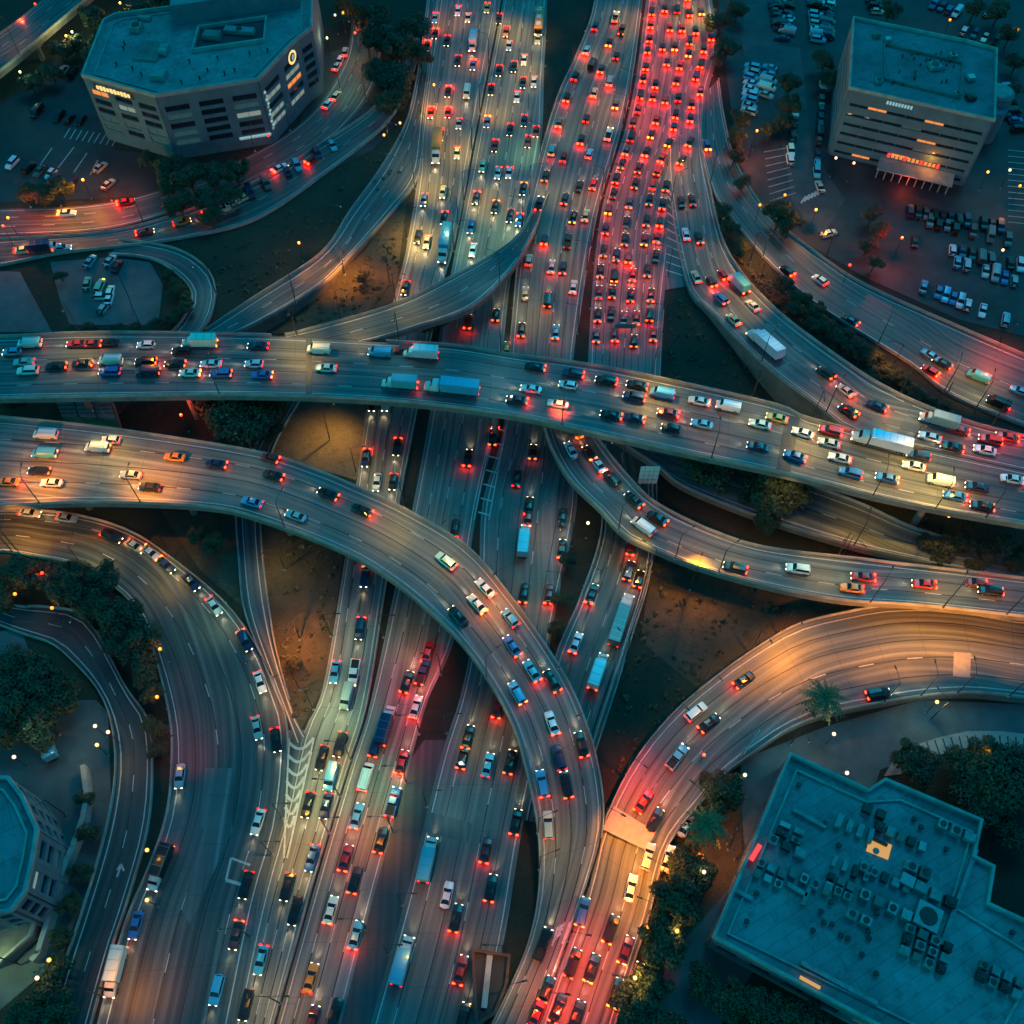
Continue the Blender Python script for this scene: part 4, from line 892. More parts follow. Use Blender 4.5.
for e in """N,75,352,y,.9 N,150,362,o,.5 N,300,350,y,1.2 N,225,385,c,.5 N,400,365,c,.45 N,500,380,c,.5 N,560,395,c,.35 N,655,396,y,1.2 N,715,430,o,.8 N,760,412,y,.7 N,815,445,y,1.3 N,870,478,y,1.1 N,905,470,y,1 N,935,490,y,1.7 N,985,490,o,.7
O,45,478,o,2.6 O,105,465,y,1.2 O,155,480,o,2 O,235,475,y,.5 O,300,510,y,.4 O,390,525,y,.9 O,440,560,y,.7 O,500,600,o,1.1 O,505,660,o,.4 O,548,700,c,.3 O,560,745,o,.45 O,560,820,o,.5 O,565,862,y,.6 O,520,980,y,.6
F,560,432,r,1.1 F,600,470,c,.5 F,640,520,y,.6 F,700,550,o,.9 F,735,560,y,.8 F,820,568,y,.9 F,880,590,c,.5 F,945,593,y,1 F,1005,595,o,.6
P,1010,632,o,1.4 P,950,622,o,3 P,905,635,o,2.4 P,860,630,o,2.2 P,800,660,o,2.2 P,760,670,o,1.2 P,715,700,y,.6 P,690,740,o,.4 P,640,790,r,1.5 P,630,840,o,1.4 P,650,865,o,1.4 P,620,900,o,1.1 P,600,950,r,1.3 P,570,1000,r,1.5 P,610,985,o,.6 P,690,800,y,.6
Rr,30,528,o,1.1 Rr,100,548,y,.9 Rr,165,575,y,.8 Rr,212,620,g,.7 Rr,250,700,g,.5 Rr,185,740,r,.5 Rr,140,985,o,.9 Rr,20,548,y,.7 Rr,230,960,c,.4
A,455,20,o,1 A,470,60,o,.8 A,440,110,y,1.2 A,460,150,y,1.2 A,430,185,y,1.4 A,412,240,y,1.7 A,445,235,g,.5 A,395,420,y,1.1 A,380,480,y,.7 A,345,640,g,.6 A,335,710,g,1.1 A,315,790,g,1.1 A,330,760,y,.8 A,290,860,y,.9 A,262,1000,y,.6 A,305,820,y,.7
B,505,30,y,1.1 B,520,70,y,1.1 B,535,40,y,.8 B,500,110,y,1.2 B,520,150,g,1.1 B,490,200,y,1.2 B,500,230,g,1 B,475,250,g,.8 B,415,680,r,1 B,400,640,y,.5 B,425,740,r,.7 B,380,790,g,1 B,370,840,o,.9 B,340,830,r,.6 B,340,930,o,.6 B,300,1000,o,.5
C,620,20,y,.9 C,600,100,y,.8 C,600,60,y,1 C,570,130,g,.8 C,590,120,o,.9 C,560,190,y,.9 C,590,200,o,.8 C,545,240,g,.8 C,560,270,o,.8 C,530,310,y,.8 C,555,330,o,.6 C,525,550,c,.6 C,540,600,g,.5 C,500,740,y,.7 C,470,800,c,.6 C,450,900,o,.6 C,470,960,o,.5 C,430,950,y,.3
D,690,15,y,1.6 D,680,40,y,1 D,650,20,r,1 D,670,70,r,1.4 D,640,110,r,1.2 D,700,80,r,1.2 D,660,130,r,1.2 D,640,170,r,1.3 D,610,190,r,1.1 D,630,230,r,1.2 D,605,260,r,1 D,640,280,r,1.1 D,600,310,r,.8 D,640,330,r,.5
E,680,165,y,.8 E,690,200,o,.7 E,705,255,y,.5 E,740,300,y,1 E,775,350,c,.5 E,835,400,o,.9 E,890,410,y,1 E,930,430,y,.5 E,990,440,r,.8
H,710,180,c,.4 H,760,250,c,.5 H,820,280,y,.5 H,880,330,c,.4 H,945,360,o,1 H,975,385,y,1.1 H,1000,360,r,1.3
G,630,560,y,.6 G,600,600,c,.6 G,620,640,c,.5 J,370,325,y,1 J,420,310,y,.9 J,480,280,c,.6 I,350,235,c,.4 I,280,300,y,.6 I,400,160,c,.4
M,30,222,r,1 M,70,218,o,1.2 M,115,208,r,1.2 M,260,160,r,.5 M,300,140,r,.2 M,360,90,g,.5 M,350,60,g,.4 L,150,232,c,.3 K,205,300,c,.5 U,780,500,y,.5 U,860,530,y,.8 T,300,385,y,.5 S,90,640,c,.15 V,15,45,o,.8""".split():  # red lamps over the jammed carriageway are added to mimic tail-light glow
    q = e.split(','); pool(q[0], float(q[1]), float(q[2]), q[3], float(q[4]))
for e in """299,243,o,1.2 83,180,o,2 8,218,o,1.5 3,226,r,.6 181,415,r,1 588,523,g,.8 816,210,o,1.5 757,131,o,1.2 902,238,r,1.6 937,702,y,1.3 834,734,w,1 847,773,w,1.3 984,755,o,.5 97,745,y,1.4 95,726,w,.4 108,732,w,.3 14,757,w,.7 15,594,o,.4 52,608,o,.3 42,573,r,.3 160,649,o,.4 157,697,o,.5
147,850,y,.5 147,900,y,.7 49,960,y,.5 37,978,w,.5 343,13,o,.5 335,15,w,.4 355,33,r,.8 327,38,g,1 400,123,y,.8 384,135,y,.6 434,85,o,1 372,24,o,.4 949,516,y,.5 950,20,o,.5 704,755,r,.6 704,872,w,.6 677,931,y,.6 647,927,o,.9 635,978,y,1.2 745,775,g,.4 23,23,r,.7 35,4,r,.5 72,32,g,2 66,36,y,1.2 20,72,g,1 120,3,y,1.3
854,163,w,.4 836,158,w,.6 870,122,o,.2 1010,170,g,.3 988,172,y,.5 1020,186,o,.8 948,88,o,.4 760,205,o,.4 850,265,r,.3 785,195,o,.4 1018,30,y,.5 1003,250,w,.4""".split():
    q = e.split(','); glob(float(q[0]), float(q[1]), q[2], float(q[3]))
for e in "345,275,o,2.6 390,285,o,1 330,440,y,1.2 300,430,y,.9 350,430,y,.7 285,570,y,.8 300,640,o,1.6 300,690,o,1 690,590,o,1.4 640,600,o,.5 745,590,p,1.6 800,600,o,1 560,530,o,.6 840,560,r,.5 900,510,o,.8 960,545,r,.6 750,262,o,1.4 890,372,o,1 760,300,r,.5 728,850,o,.9 735,860,r,.4 665,465,c,.5 760,480,g,.4 815,490,o,1 130,300,c,.4 60,735,c,.4 790,745,c,.6 930,720,c,.6 22,965,g,.9 66,815,y,.6 210,490,r,.4 80,520,o,.5 340,90,g,.7 370,60,g,.5 748,160,r,.8".split():
    q = e.split(','); x, y = float(q[0]), float(q[1]); p = U(x, y, 0); (None if underdeck(p.x, p.y, 0) else put_lamp('arm', p, random.uniform(0, 6.28), q[2], float(q[3]), 'ground', aim=U(x, y + 3, 0)))
g2 = defaultdict(list)
for l in LAMPS: g2[(l[3], l[1], l[2])].append(l)
for (wh, col, kind), ls in g2.items():
    order = ROADS[wh]['order'] if wh in ROADS else 'left'
    ls.sort(key=(lambda l: -l[4][1]) if order == 'bottom' else (lambda l: l[4][0]))
    for i, l in enumerate(ls):
        loc = 'over the ' + ROADS[wh]['desc'] if wh in ROADS else 'standing on open ground'
        ty = 'arm lamp' if kind == 'arm' else 'globe lamp'
        lab = f'the only {LN[col]} {ty} {loc}' if len(ls) == 1 else f"{ordn(i + 1)} {LN[col]} {ty} from the {'bottom' if order == 'bottom' else 'left'} {loc}"
        tag(l[0], lab, 'street lamp', 'arm lamps along the roads' if kind == 'arm' else 'globe lamps on open ground')

# ------------------------------------------------------------------ trees
def make_crown(seed, n=4200, leaf=.5, squash=.8, mat='leaf'):
    rnd = random.Random(seed); b = MB(); cl = []
    for i in range(15):
        a = rnd.uniform(0, 6.28); r = rnd.uniform(.0, .78); z = rnd.uniform(-.35, .55)
        cl.append((r * math.cos(a), r * math.sin(a), z * (1 - r * .4), rnd.uniform(.26, .44)))
    for i in range(n):
        c = rnd.choice(cl); v = Vector((rnd.gauss(0, 1), rnd.gauss(0, 1), rnd.gauss(0, 1))).normalized(); rr = c[3] * rnd.uniform(.7, 1.08)
        p = Vector((c[0], c[1], c[2])) + v * rr; p.z *= squash; p *= 4.5
        nrm = (v + Vector((rnd.uniform(-.7, .7), rnd.uniform(-.7, .7), rnd.uniform(-.2, .9)))).normalized(); x = nrm.orthogonal().normalized(); y = nrm.cross(x)
        an = rnd.uniform(0, 6.28); x, y = x * math.cos(an) + y * math.sin(an), y * math.cos(an) - x * math.sin(an); s = leaf * rnd.uniform(.6, 1.3)
        p += Vector((0, 0, 5.2)); b.face([p - x * s * .5, p + y * s * .35, p + x * s * .5, p - y * s * .35], mat)
    return b, cl
def make_tree(seed, mat='leaf', name='broadleaf_tree'):
    root = empty(name); cb, cl = make_crown(seed, mat=mat); cb.build('crown', root)
    b = MB(); b.tube((0, 0, -.1), (0, 0, 3.2), .34, .24, 'bark', 8)
    for c in cl[:9]: b.tube((0, 0, 2.8), (c[0] * 3.6, c[1] * 3.6, 5.2 + c[2] * 3), .16, .05, 'bark', 5)
    b.build('trunk', root); return root
def make_palm():
    root = empty('palm_tree'); rnd = random.Random(9)
    b = MB(); prev = Vector((0, 0, -.1))
    for i in range(8):
        nx = Vector((.02 * i * i, .01 * i * i, (i + 1) * 1.1)); b.tube(prev, nx, .24 - i * .01, .23 - i * .01, 'bark', 8, False); prev = nx
    b.build('trunk', root); top = prev
    b = MB()
    for i in range(34):
        a = i * 2.4; el = rnd.uniform(-.3, 1.1); L = rnd.uniform(3.2, 4.6); d = Vector((math.cos(a), math.sin(a), 0)); sd = Vector((-d.y, d.x, 0)); q = []
        for k in range(9):
            t = k / 8; q.append(top + d * L * t * math.cos(el * (1 - t * .4)) + Vector((0, 0, L * (math.sin(el) * t - .55 * t * t))))
        for k in range(8):
            for s in (-1, 1):
                p = q[k]; t = k / 8; w_ = .42 * math.sin(math.pi * min(1, t * .85 + .12))
                e = p + sd * s * w_ + (q[k + 1] - q[k]) * .9 + Vector((0, 0, -.25 * w_)); b.face([p, q[k + 1], e + (q[k + 1] - q[k]) * .25, e], 'frond')
    b.build('frond', root); return root
TP = [make_tree(1), make_tree(2), make_tree(3), make_tree(4, 'leaf2')]; PALM = make_palm()
TK = {id(t): list(t.children) for t in TP + [PALM]}; tused = set(); random.seed(21); TL = defaultdict(list)
def tree(px, py, r, where, k=None, z=0):   # px,py = centre of the crown in view
    src = PALM if k == 'palm' else (TP[3] if k == 'dry' else random.choice(TP[:3]))
    hc = (8.5 if k == 'palm' else 5.2); p = U(px, py, z + hc * r / 4.5); s = r / 4.5
    if id(src) in tused:
        root = src.copy(); C.objects.link(root)
        for c0 in TK[id(src)]: c = c0.copy(); C.objects.link(c); c.parent = root
    else: root = src; tused.add(id(src))
    root.location = (p.x, p.y, z); root.rotation_euler = (0, 0, random.uniform(0, 6.28)); root.scale = (s, s, s * random.uniform(.85, 1.1))
    TL[(where, 'palm' if k == 'palm' else ('brownish tree' if k == 'dry' else 'leafy tree'))].append((root, px, py))
def trees(where, s, k=None):
    for e in s.split():
        x, y, r = map(float, e.split(',')); tree(x, y, r, where, k)
trees('in the row beside the bottom junction', '727,793,4.6 692,868,4.4 684,888,4 675,905,4.8 668,928,4.2 660,950,4.8 652,978,4 640,1004,4.4 665,1020,4 720,812,3.4 712,780,2.4')
trees('beside the bottom junction', '705,832,4.6', 'palm'); trees('beside the lower-right curve', '822,700,5', 'palm')
trees('in the dark clump inside the left-hand curve', '10,575,4 28,572,4.5 52,580,4.5 72,588,4.5 95,600,4.5 112,622,4.6 128,615,4 138,640,4.5 118,650,4 140,668,4 150,695,3 155,725,2.8 158,750,2.2 100,580,4 75,572,3.5 8,600,3')
trees('on the forecourt at the left edge', '15,665,5 38,680,5 60,695,4.5 20,705,5.5 45,715,4.5 5,735,4 35,740,3.6')
trees('between the overpass and the curved flyover', '212,398,6 232,405,7 252,412,6.5 264,402,5.5 240,428,6 222,422,5 266,425,4')
trees('at the left end of the overpass', '10,375,4 8,395,4 2,350,4 22,400,3 75,405,2')
trees('above the upper-left streets', '170,165,4.5 190,180,5 215,175,5 235,170,4.5 180,205,4.5 205,200,4.5 60,190,4 40,195,4 228,195,4 165,185,4 30,190,4 210,215,3.5 150,160,3.5')
trees('in the dark grove right of the angular office', '380,40,6 400,50,6 395,75,6 370,20,6 410,25,6 390,100,5 405,85,5 420,50,5 378,70,5 350,5,5')
trees('in the top left corner', '110,40,5 95,55,5 125,20,4 140,8,5 160,5,5 60,52,4 75,45,4 90,20,4.5 30,82,4 50,70,4')
trees('on the slope below the crossing overpass', '706,464,5.5 722,468,6 738,466,5 768,486,5.5 788,488,5.5 772,508,4.5 755,500,3.6 770,522,3.4')
trees('on the verge below the right overpass end', '930,545,3.2 948,548,3.4 965,545,3.2 985,552,3.2 1003,548,3.4 1018,560,3.2 940,562,2.6 975,565,2.6', 'dry')
trees('in the hedge strip between the two right-hand curves', '722,210,2.8 730,225,3 742,245,2.6 785,285,2.6 800,300,3 815,310,3 828,325,3.2 842,335,3.4 858,348,3.4 872,358,3.2 885,372,3 870,375,2.8 900,378,2.6 915,392,2.4 848,352,3 812,325,2.6 795,310,2.6 780,300,2 930,400,2 945,408,1.8')
trees('in the upper-right parking lots', '790,85,4 792,105,4 785,120,3.6 825,60,4 828,75,4 780,215,4.6 790,225,4 770,130,3 720,20,5 728,45,4.5 738,8,4 716,60,3 740,120,3.4 735,135,3.4 735,155,3.2 742,180,2.8 890,10,4')
trees('in the red-lit strip below the office slab', '872,215,3.5 880,230,3.5 868,245,3 875,262,3', 'dry')
trees('in the far top right', '1010,35,4 1018,60,4 1000,10,5 975,8,4 1015,90,3', 'dry')
trees('in the shaded garden at the lower right', '985,765,5.5 1000,780,6 965,760,5 1012,800,6 990,805,5.5 1015,770,5 905,760,4 925,770,4 1012,830,4 970,785,4.5')
trees('along the bottom edge below the large flat roof', '745,1005,4 765,1012,4 785,1018,4 725,998,4 805,1024,4 700,985,3.5')
trees('at the bottom left corner', '55,975,3.5 40,1000,4 60,1010,4 30,1020,4 88,835,2.4 80,870,2.4 72,905,2.4 62,935,2.4 85,800,2')
trees('on brown soil left of the narrow connector', '215,545,3 200,535,2.6'); trees('on the soil triangle between the freeways', '292,662,2.2', 'dry')
trees('in the middle island', '570,560,2.4 562,600,2.4 557,630,2'); trees('along the curved ramp on the upper left', '362,276,2.6', 'dry')
trees('beside the small loop road', '178,290,2.4 185,305,2.4 70,330,2 150,325,2.4 60,275,2 170,318,2.2 168,275,2 176,282,2 183,296,2 180,312,2.2 160,322,2 135,328,2 115,329,2 90,329,2')
trees('between the diagonal ramp and the overpass', '440,318,2.6 428,326,2.2')
for (where, ty), l in TL.items():
    l.sort(key=lambda q: q[1])
    for i, (o, x, y) in enumerate(l): tag(o, f'the only {ty} {where}' if len(l) == 1 else f'{ordn(i + 1)} {ty} from the left {where}', 'tree', f'{ty}s {where}')
# low scrub: countless
def scrub(name, poly, n, label, mat='leaf2'):
    rnd = random.Random(len(name) + n); b = MB(); xs = [p[0] for p in poly]; ys = [p[1] for p in poly]
    def inside(x, y):
        c = False; j = len(poly) - 1
        for i in range(len(poly)):
            if (poly[i][1] > y) != (poly[j][1] > y) and x < (poly[j][0] - poly[i][0]) * (y - poly[i][1]) / (poly[j][1] - poly[i][1]) + poly[i][0]: c = not c
            j = i
        return c
    k = 0
    while k < n:
        x, y = rnd.uniform(min(xs), max(xs)), rnd.uniform(min(ys), max(ys))
        if not inside(x, y): continue
        k += 1; c = U(x, y, .1); R0 = rnd.uniform(.25, 1.1) * rnd.uniform(.5, 1)
        for q in range(9):
            v = Vector((rnd.gauss(0, 1), rnd.gauss(0, 1), abs(rnd.gauss(0, 1)))).normalized(); p = c + v * R0 * rnd.uniform(.5, 1); nn = (v + Vector((0, 0, .5))).normalized()
            a = nn.orthogonal().normalized(); d = nn.cross(a); s = R0 * .5; b.face([p - a * s, p - d * s * .7, p + a * s, p + d * s * .7], mat)
    tag(b.build(name), label, 'scrub', kind='stuff')
scrub('scrub', [(735, 255), (860, 345), (960, 418), (900, 395), (780, 312)], 520, 'dry scrub covering the strip between the two right-hand curves')
scrub('scrub', [(262, 322), (330, 285), (365, 250), (400, 200), (400, 290), (310, 330)], 130, 'sparse scrub on the brown wedge beside the curved ramp')
scrub('scrub', [(650, 555), (800, 590), (760, 650), (690, 700), (610, 780), (620, 680)], 160, 'sparse weeds on the dark slope above the lower-right curve')
scrub('scrub', [(265, 525), (343, 548), (325, 680), (300, 728), (276, 670)], 90, 'weeds on the soil triangle between connector and freeway')
scrub('scrub', [(790, 480), (1030, 540), (1030, 570), (930, 560), (800, 515)], 200, 'rough scrub below the right end of the overpass')
scrub('scrub', [(670, 290), (700, 300), (780, 370), (795, 405), (665, 385)], 120, 'dark weeds on the triangle above the overpass')
scrub('scrub', [(200, 260), (300, 200), (400, 130), (412, 165), (350, 215), (260, 290), (218, 315)], 120, 'thin weeds on the upper-left lawn', 'leaf')

# ------------------------------------------------------------------ buildings
def ccw(poly):
    a = sum(poly[i][0] * poly[(i + 1) % len(poly)][1] - poly[(i + 1) % len(poly)][0] * poly[i][1] for i in range(len(poly)))
    return poly if a > 0 else poly[::-1]
def parapet(poly, z0, z1, th, mat, out=.45):
    b = MB(); n = len(poly)
    poly = [Vector((p[0], p[1])) for p in ccw(poly)]
    def off(d):
        r = []
        for i in range(n):
            a, c, e = poly[i - 1], poly[i], poly[(i + 1) % n]; n1 = Vector(((c - a).y, -(c - a).x)).normalized(); n2 = Vector(((e - c).y, -(e - c).x)).normalized()
            m_ = (n1 + n2); m_ = m_ / max(.3, m_.length_squared) * 2 * d; r.append(c + m_)
        return r
    O_, I_ = off(out), off(out - th)
    for i in range(n):
        j = (i + 1) % n; o0, o1, i0, i1 = O_[i], O_[j], I_[i], I_[j]
        q = lambda p, z: (p.x, p.y, z)
        b.face([q(o0, z1), q(o1, z1), q(i1, z1), q(i0, z1)], mat); b.face([q(o0, z0), q(o1, z0), q(o1, z1), q(o0, z1)], mat); b.face([q(i1, z0), q(i0, z0), q(i0, z1), q(i1, z1)], mat)
    return b
def facade(root, wb, p0, p1, z0, z1, rows, bays, rnd, lit=.25, wallmat='wall', th=.4, litm=('win_dim', 'win_dim', 'win_white', 'win_warm')):
    """p0->p1 along a CCW outline; rows [(za,zb)], bays [(f0,f1)]"""
    p0, p1 = Vector((p0[0], p0[1])), Vector((p1[0], p1[1])); d = p1 - p0; L = d.length; d.normalize(); nrm = Vector((d.y, -d.x))
    X, N3 = Vector((d.x, d.y, 0)), Vector((nrm.x, nrm.y, 0))
    def slab(f0, f1, za, zb, t=th):
        if zb - za < .02 or (f1 - f0) * L < .02: return
        c = p0 + d * L * (f0 + f1) / 2 + nrm * t / 2; wb.box((c.x, c.y, (za + zb) / 2), ((f1 - f0) * L, t, zb - za), wallmat, X=X, Y=-N3)
    zz = z0
    for za, zb in rows:
        slab(0, 1, zz, za); zz = zb; f = 0
        for f0, f1 in bays:
            slab(f, f0, za, zb); f = f1
            mt = 'pane' if rnd.random() > lit else rnd.choice(litm)
            b = MB(); a, c = p0 + d * L * f0 + nrm * .06, p0 + d * L * f1 + nrm * .06
            b.face([(a.x, a.y, za), (c.x, c.y, za), (c.x, c.y, zb), (a.x, a.y, zb)], mt)
            nm = max(1, int((f1 - f0) * L / 2.4))
            for k in range(1, nm):
                m_ = a.lerp(c, k / nm) + nrm * .04; b.box((m_.x, m_.y, (za + zb) / 2), (.1, .08, zb - za), 'dmetal', X=X, Y=-N3)
            local(b, root).build('window', root)
        slab(f, 1, za, zb)
    slab(0, 1, zz, z1)
def P2(x, y, z): p = U(x, y, z); return (p.x, p.y)
rnd = random.Random(4)
def unit(root, px, py, z, d, ang=0, mat='hvac', fan=True, name='rooftop_unit'):
    if fan and mat == 'hvac': fan = rnd.random() < .45; mat = rnd.choice(['hvac', 'hvac', 'concrete_d', 'metal', 'dmetal'])
    p = U(px, py, z); X = Vector((math.cos(ang), math.sin(ang), 0)); b = MB()
    b.box((p.x, p.y, z + d[2] / 2 + .15), d, mat, X=X, top=(.94, .94)); b.box((p.x, p.y, z + .07), (d[0] * .9, d[1] * .9, .16), 'dmetal', X=X)
    o = local(b, root).build(name, root)
    if fan:
        f = MB(); f.tube((p.x, p.y, z + d[2] + .12), (p.x, p.y, z + d[2] + .4), min(d[:2]) * .36, min(d[:2]) * .33, 'dmetal', 12); f = local(f, root).build('fan', o)
    return o
def vent(root, px, py, z, r=.35, h=.9):
    p = U(px, py, z); b = MB(); b.tube((p.x, p.y, z), (p.x, p.y, z + h), r * .6, r * .6, 'dmetal', 8); b.tube((p.x, p.y, z + h), (p.x, p.y, z + h + .25), r, r * .8, 'dmetal', 10); local(b, root).build('roof_vent', root)

# angular office building, upper left
H1 = 20
po = [P2(*q, H1) for q in ((84, 77), (105, 23), (116, 17), (176, 9), (180, -28), (312, -30), (311, 30), (297, 40), (258, 81), (156, 97))]
po = ccw(po)
bd = empty('office_building', (*Vector(P2(200, 60, H1)), 0)); tag(bd, 'angular teal-grey office building with yellow lit sign strip and round emblem', 'building', 'office buildings')
b = MB(); b.prism(po, 0, H1, 'roof', side='walld'); local(b, bd).build('roof', bd)
wb = MB(); n = len(po); rows = [(4.2 + i * 2.75, 5.9 + i * 2.75) for i in range(5)]
Px = [PJ((p[0], p[1], H1)) for p in po]
for i in range(n):
    p0, p1 = po[i], po[(i + 1) % n]; L = (Vector(p1) - Vector(p0)).length; mx = (Px[i][0] + Px[(i + 1) % n][0]) / 2; my = (Px[i][1] + Px[(i + 1) % n][1]) / 2
    nb = max(1, round(L / 9)) if my > 30 else 0
    if nb: facade(bd, wb, p0, p1, .0 if nb else 0, H1, rows, [((k + .14) / nb, (k + .86) / nb) for k in range(nb)], rnd, .3)
    else:
        facade(bd, wb, p0, p1, 0, H1, [], [], rnd)
local(wb, bd).build('wall', bd)
local(parapet(po, H1, H1 + 1.1, .6, 'concrete'), bd).build('parapet', bd)
local(parapet([tuple(Vector(p).lerp(Vector(P2(200, 50, H1)), .1)) for p in po], H1 + .01, H1 + .35, .3, 'concrete'), bd).build('roof_curb', bd)
pt = ccw([P2(*q, H1) for q in ((176, 26), (300, 8), (300, -60), (180, -60))]); b = MB(); b.prism(pt, H1 + .01, H1 + 6, 'roof', side='wall'); local(b, bd).build('upper_storey', bd)
ct = [P2(*q, H1) for q in ((194, 52), (200, 30), (266, 20), (264, 42))]
local(parapet(ct, H1 + .01, H1 + 1.2, .5, 'concrete'), bd).build('courtyard_parapet', bd)
b = MB(); b.prism(ccw(ct), H1 + .01, H1 + .08, 'asph'); local(b, bd).build('courtyard', bd)  # shade of the sunken court put into a dark sheet at roof level
for x, y, d in ((150, 52, (7, 9, .5)), (160, 78, (4, 3.6, 1.6)), (137, 30, (3.2, 3.4, 1.5)), (213, 38, (5, 3, 1.5)), (240, 33, (9, 2.4, 1.2)), (165, 52, (2.4, 4, 1.4)), (145, 20, (4, 1.4, 1))): unit(bd, x, y, H1, d, -.12, 'concrete_d' if d[2] < .6 else 'hvac', d[2] > 1)
for x, y in ((190, 63), (218, 60), (250, 55), (268, 52), (124, 50), (125, 45), (117, 66), (133, 70), (142, 76), (182, 84), (225, 75), (208, 72), (235, 72), (200, 80)): vent(bd, x, y, H1)
def onwall(px, py, z, dep=.5):   # point on building's front whose height is z
    return U(px, py, z)
sg = MB(); a, c = Vector(P2(98, 88, 18.4)), Vector(P2(139, 102, 18.4))
ia = [i for i in range(n) if abs(Px[i][0] - 156) < 3][0]; jb = [i for i in range(n) if abs(Px[i][0] - 84) < 3][0]
wA, wB = Vector(po[jb]), Vector(po[ia]); dd = (wB - wA).normalized(); nn = Vector((dd.y, -dd.x)); nn = nn if nn.y < 0 else -nn
Lw = (wB - wA).length
for k in range(10):
    c = wA + dd * Lw * (.18 + .048 * k) + nn * .62; sg.box((c.x, c.y, 18.3), (Lw * .03, .3, 1.3 if k % 3 else 1.0), 'sign_y', X=Vector((dd.x, dd.y, 0)))
c = wA + dd * Lw * .4 + nn * .45; sg.box((c.x, c.y, 18.3), (Lw * .56, .14, 1.9), 'dmetal', X=Vector((dd.x, dd.y, 0)))
local(sg, bd).build('sign', bd)
# round emblem on the right-hand facet
i2 = [i for i in range(n) if abs(Px[i][0] - 258) < 3][0]; i3 = [i for i in range(n) if abs(Px[i][0] - 297) < 3][0]
wA2, wB2 = Vector(po[i2]), Vector(po[i3]); d2 = (wB2 - wA2).normalized(); n2 = Vector((d2.y, -d2.x)); n2 = n2 if n2.y < 0 else -n2; L2 = (wB2 - wA2).length
c = wA2 + d2 * L2 * .78 + n2 * .55; c3 = Vector((c.x, c.y, 17.6)); X3 = Vector((d2.x, d2.y, 0)); b = MB(); NN = Vector((n2.x, n2.y, 0))
for k in range(20):
    t0, t1 = k * math.pi / 10, (k + 1) * math.pi / 10
    f = lambda t, r: c3 + X3 * math.cos(t) * r + Vector((0, 0, math.sin(t) * r)) + NN * .12
    b.face([f(t0, 1.25), f(t1, 1.25), f(t1, 2.0), f(t0, 2.0)], 'sign_y'); b.face([c3 + NN * .1, f(t0, 1.26) - NN * .02, f(t1, 1.26) - NN * .02], 'brown')
b.tube(c3 + NN * .2 + Vector((-.2, 0, -.7)), c3 + NN * .2 + Vector((.3, 0, .8)), .28, .22, 'sign_w', 6); b.tube(c3 - NN * .3, c3 + NN * .06, 2.05, 2.05, 'dmetal', 20)
local(b, bd).build('emblem', bd)
b = MB(); c = wA2 + d2 * L2 * .05 + n2 * .6
for k in range(11): b.box((c.x + (k % 2) * .25, c.y, 4.5 + k * 1.15), (.7, .25, .6), 'sign_w' if k % 3 else 'win_white', X=X3)
local(b, bd).build('vertical_sign', bd)
i1 = ia; wC = Vector(po[i1]); wD = Vector(po[i2]); d4 = (wD - wC).normalized(); n4 = Vector((d4.y, -d4.x)); n4 = n4 if n4.y < 0 else -n4
c = wC + d4 * (wD - wC).length * .84 + n4 * .8; b = MB(); b.box((c.x, c.y, 3.6), (9, .5, .6), 'sign_w', X=Vector((d4.x, d4.y, 0)))
for k in range(9): b.box((c.x + d4.x * (k - 4), c.y + d4.y * (k - 4) - .3, 3.6), (.8, .12, .4), 'win_white', X=Vector((d4.x, d4.y, 0)))
local(b, bd).build('entrance_canopy', bd)
b = MB(); c = wC + d4 * (wD - wC).length * .97 + n4 * .9; b.sphere((c.x, c.y, 3.4), .5, 'sign_r'); local(b, bd).build('red_lamp', bd)

# slab office, upper right
H2 = 21
po = ccw([P2(*q, H2) for q in ((854, 20), (966, 43), (995, 51), (993, 121), (850, 89))])
Px = [PJ((p[0], p[1], H2)) for p in po]; n = len(po)
bd = empty('office_building', (*Vector(P2(920, 70, H2)), 0)); tag(bd, 'rectangular slab office with dark strip windows and flat pale roof', 'building', 'office buildings')
b = MB(); b.prism(po, 0, H2, 'roof2', side='walld'); local(b, bd).build('roof', bd); wb = MB()
for i in range(n):
    p0, p1 = po[i], po[(i + 1) % n]; my = (Px[i][1] + Px[(i + 1) % n][1]) / 2; mx = (Px[i][0] + Px[(i + 1) % n][0]) / 2
    if my > 95: facade(bd, wb, p0, p1, 0, H2, [(1.2 + i_ * 3.05, 2.1 + i_ * 3.05) for i_ in range(6)] , [(.03 + .135 * k, .16 + .135 * k) for k in range(7)], rnd, .16, litm=('win_warm', 'win_dim', 'win_dim', 'win_warm')); fr = (p0, p1)
    else: facade(bd, wb, p0, p1, 0, H2, [(1.2 + i_ * 3.05, 2.0 + i_ * 3.05) for i_ in range(6)], [(.1, .9)], rnd, 0)
local(wb, bd).build('wall', bd); local(parapet(po, H2, H2 + .9, .5, 'concrete'), bd).build('parapet', bd)
ri = [P2(*q, H2) for q in ((884, 45), (962, 64), (960, 99), (884, 80))]
local(parapet(ri, H2 + .01, H2 + .7, .3, 'concrete_d', .1), bd).build('screen_curb', bd)
for k in range(26): vent(bd, rnd.uniform(888, 956), rnd.uniform(52, 86), H2, .3, .5)
for x, y, s in ((876, 37, 1.8), (887, 42, 1.6), (952, 58, 1.8), (878, 83, 1.8), (970, 80, 2), (970, 99, 2.4), (934, 68, 3), (957, 96, 1.6)): unit(bd, x, y, H2, (s, s, 1.1), .2)
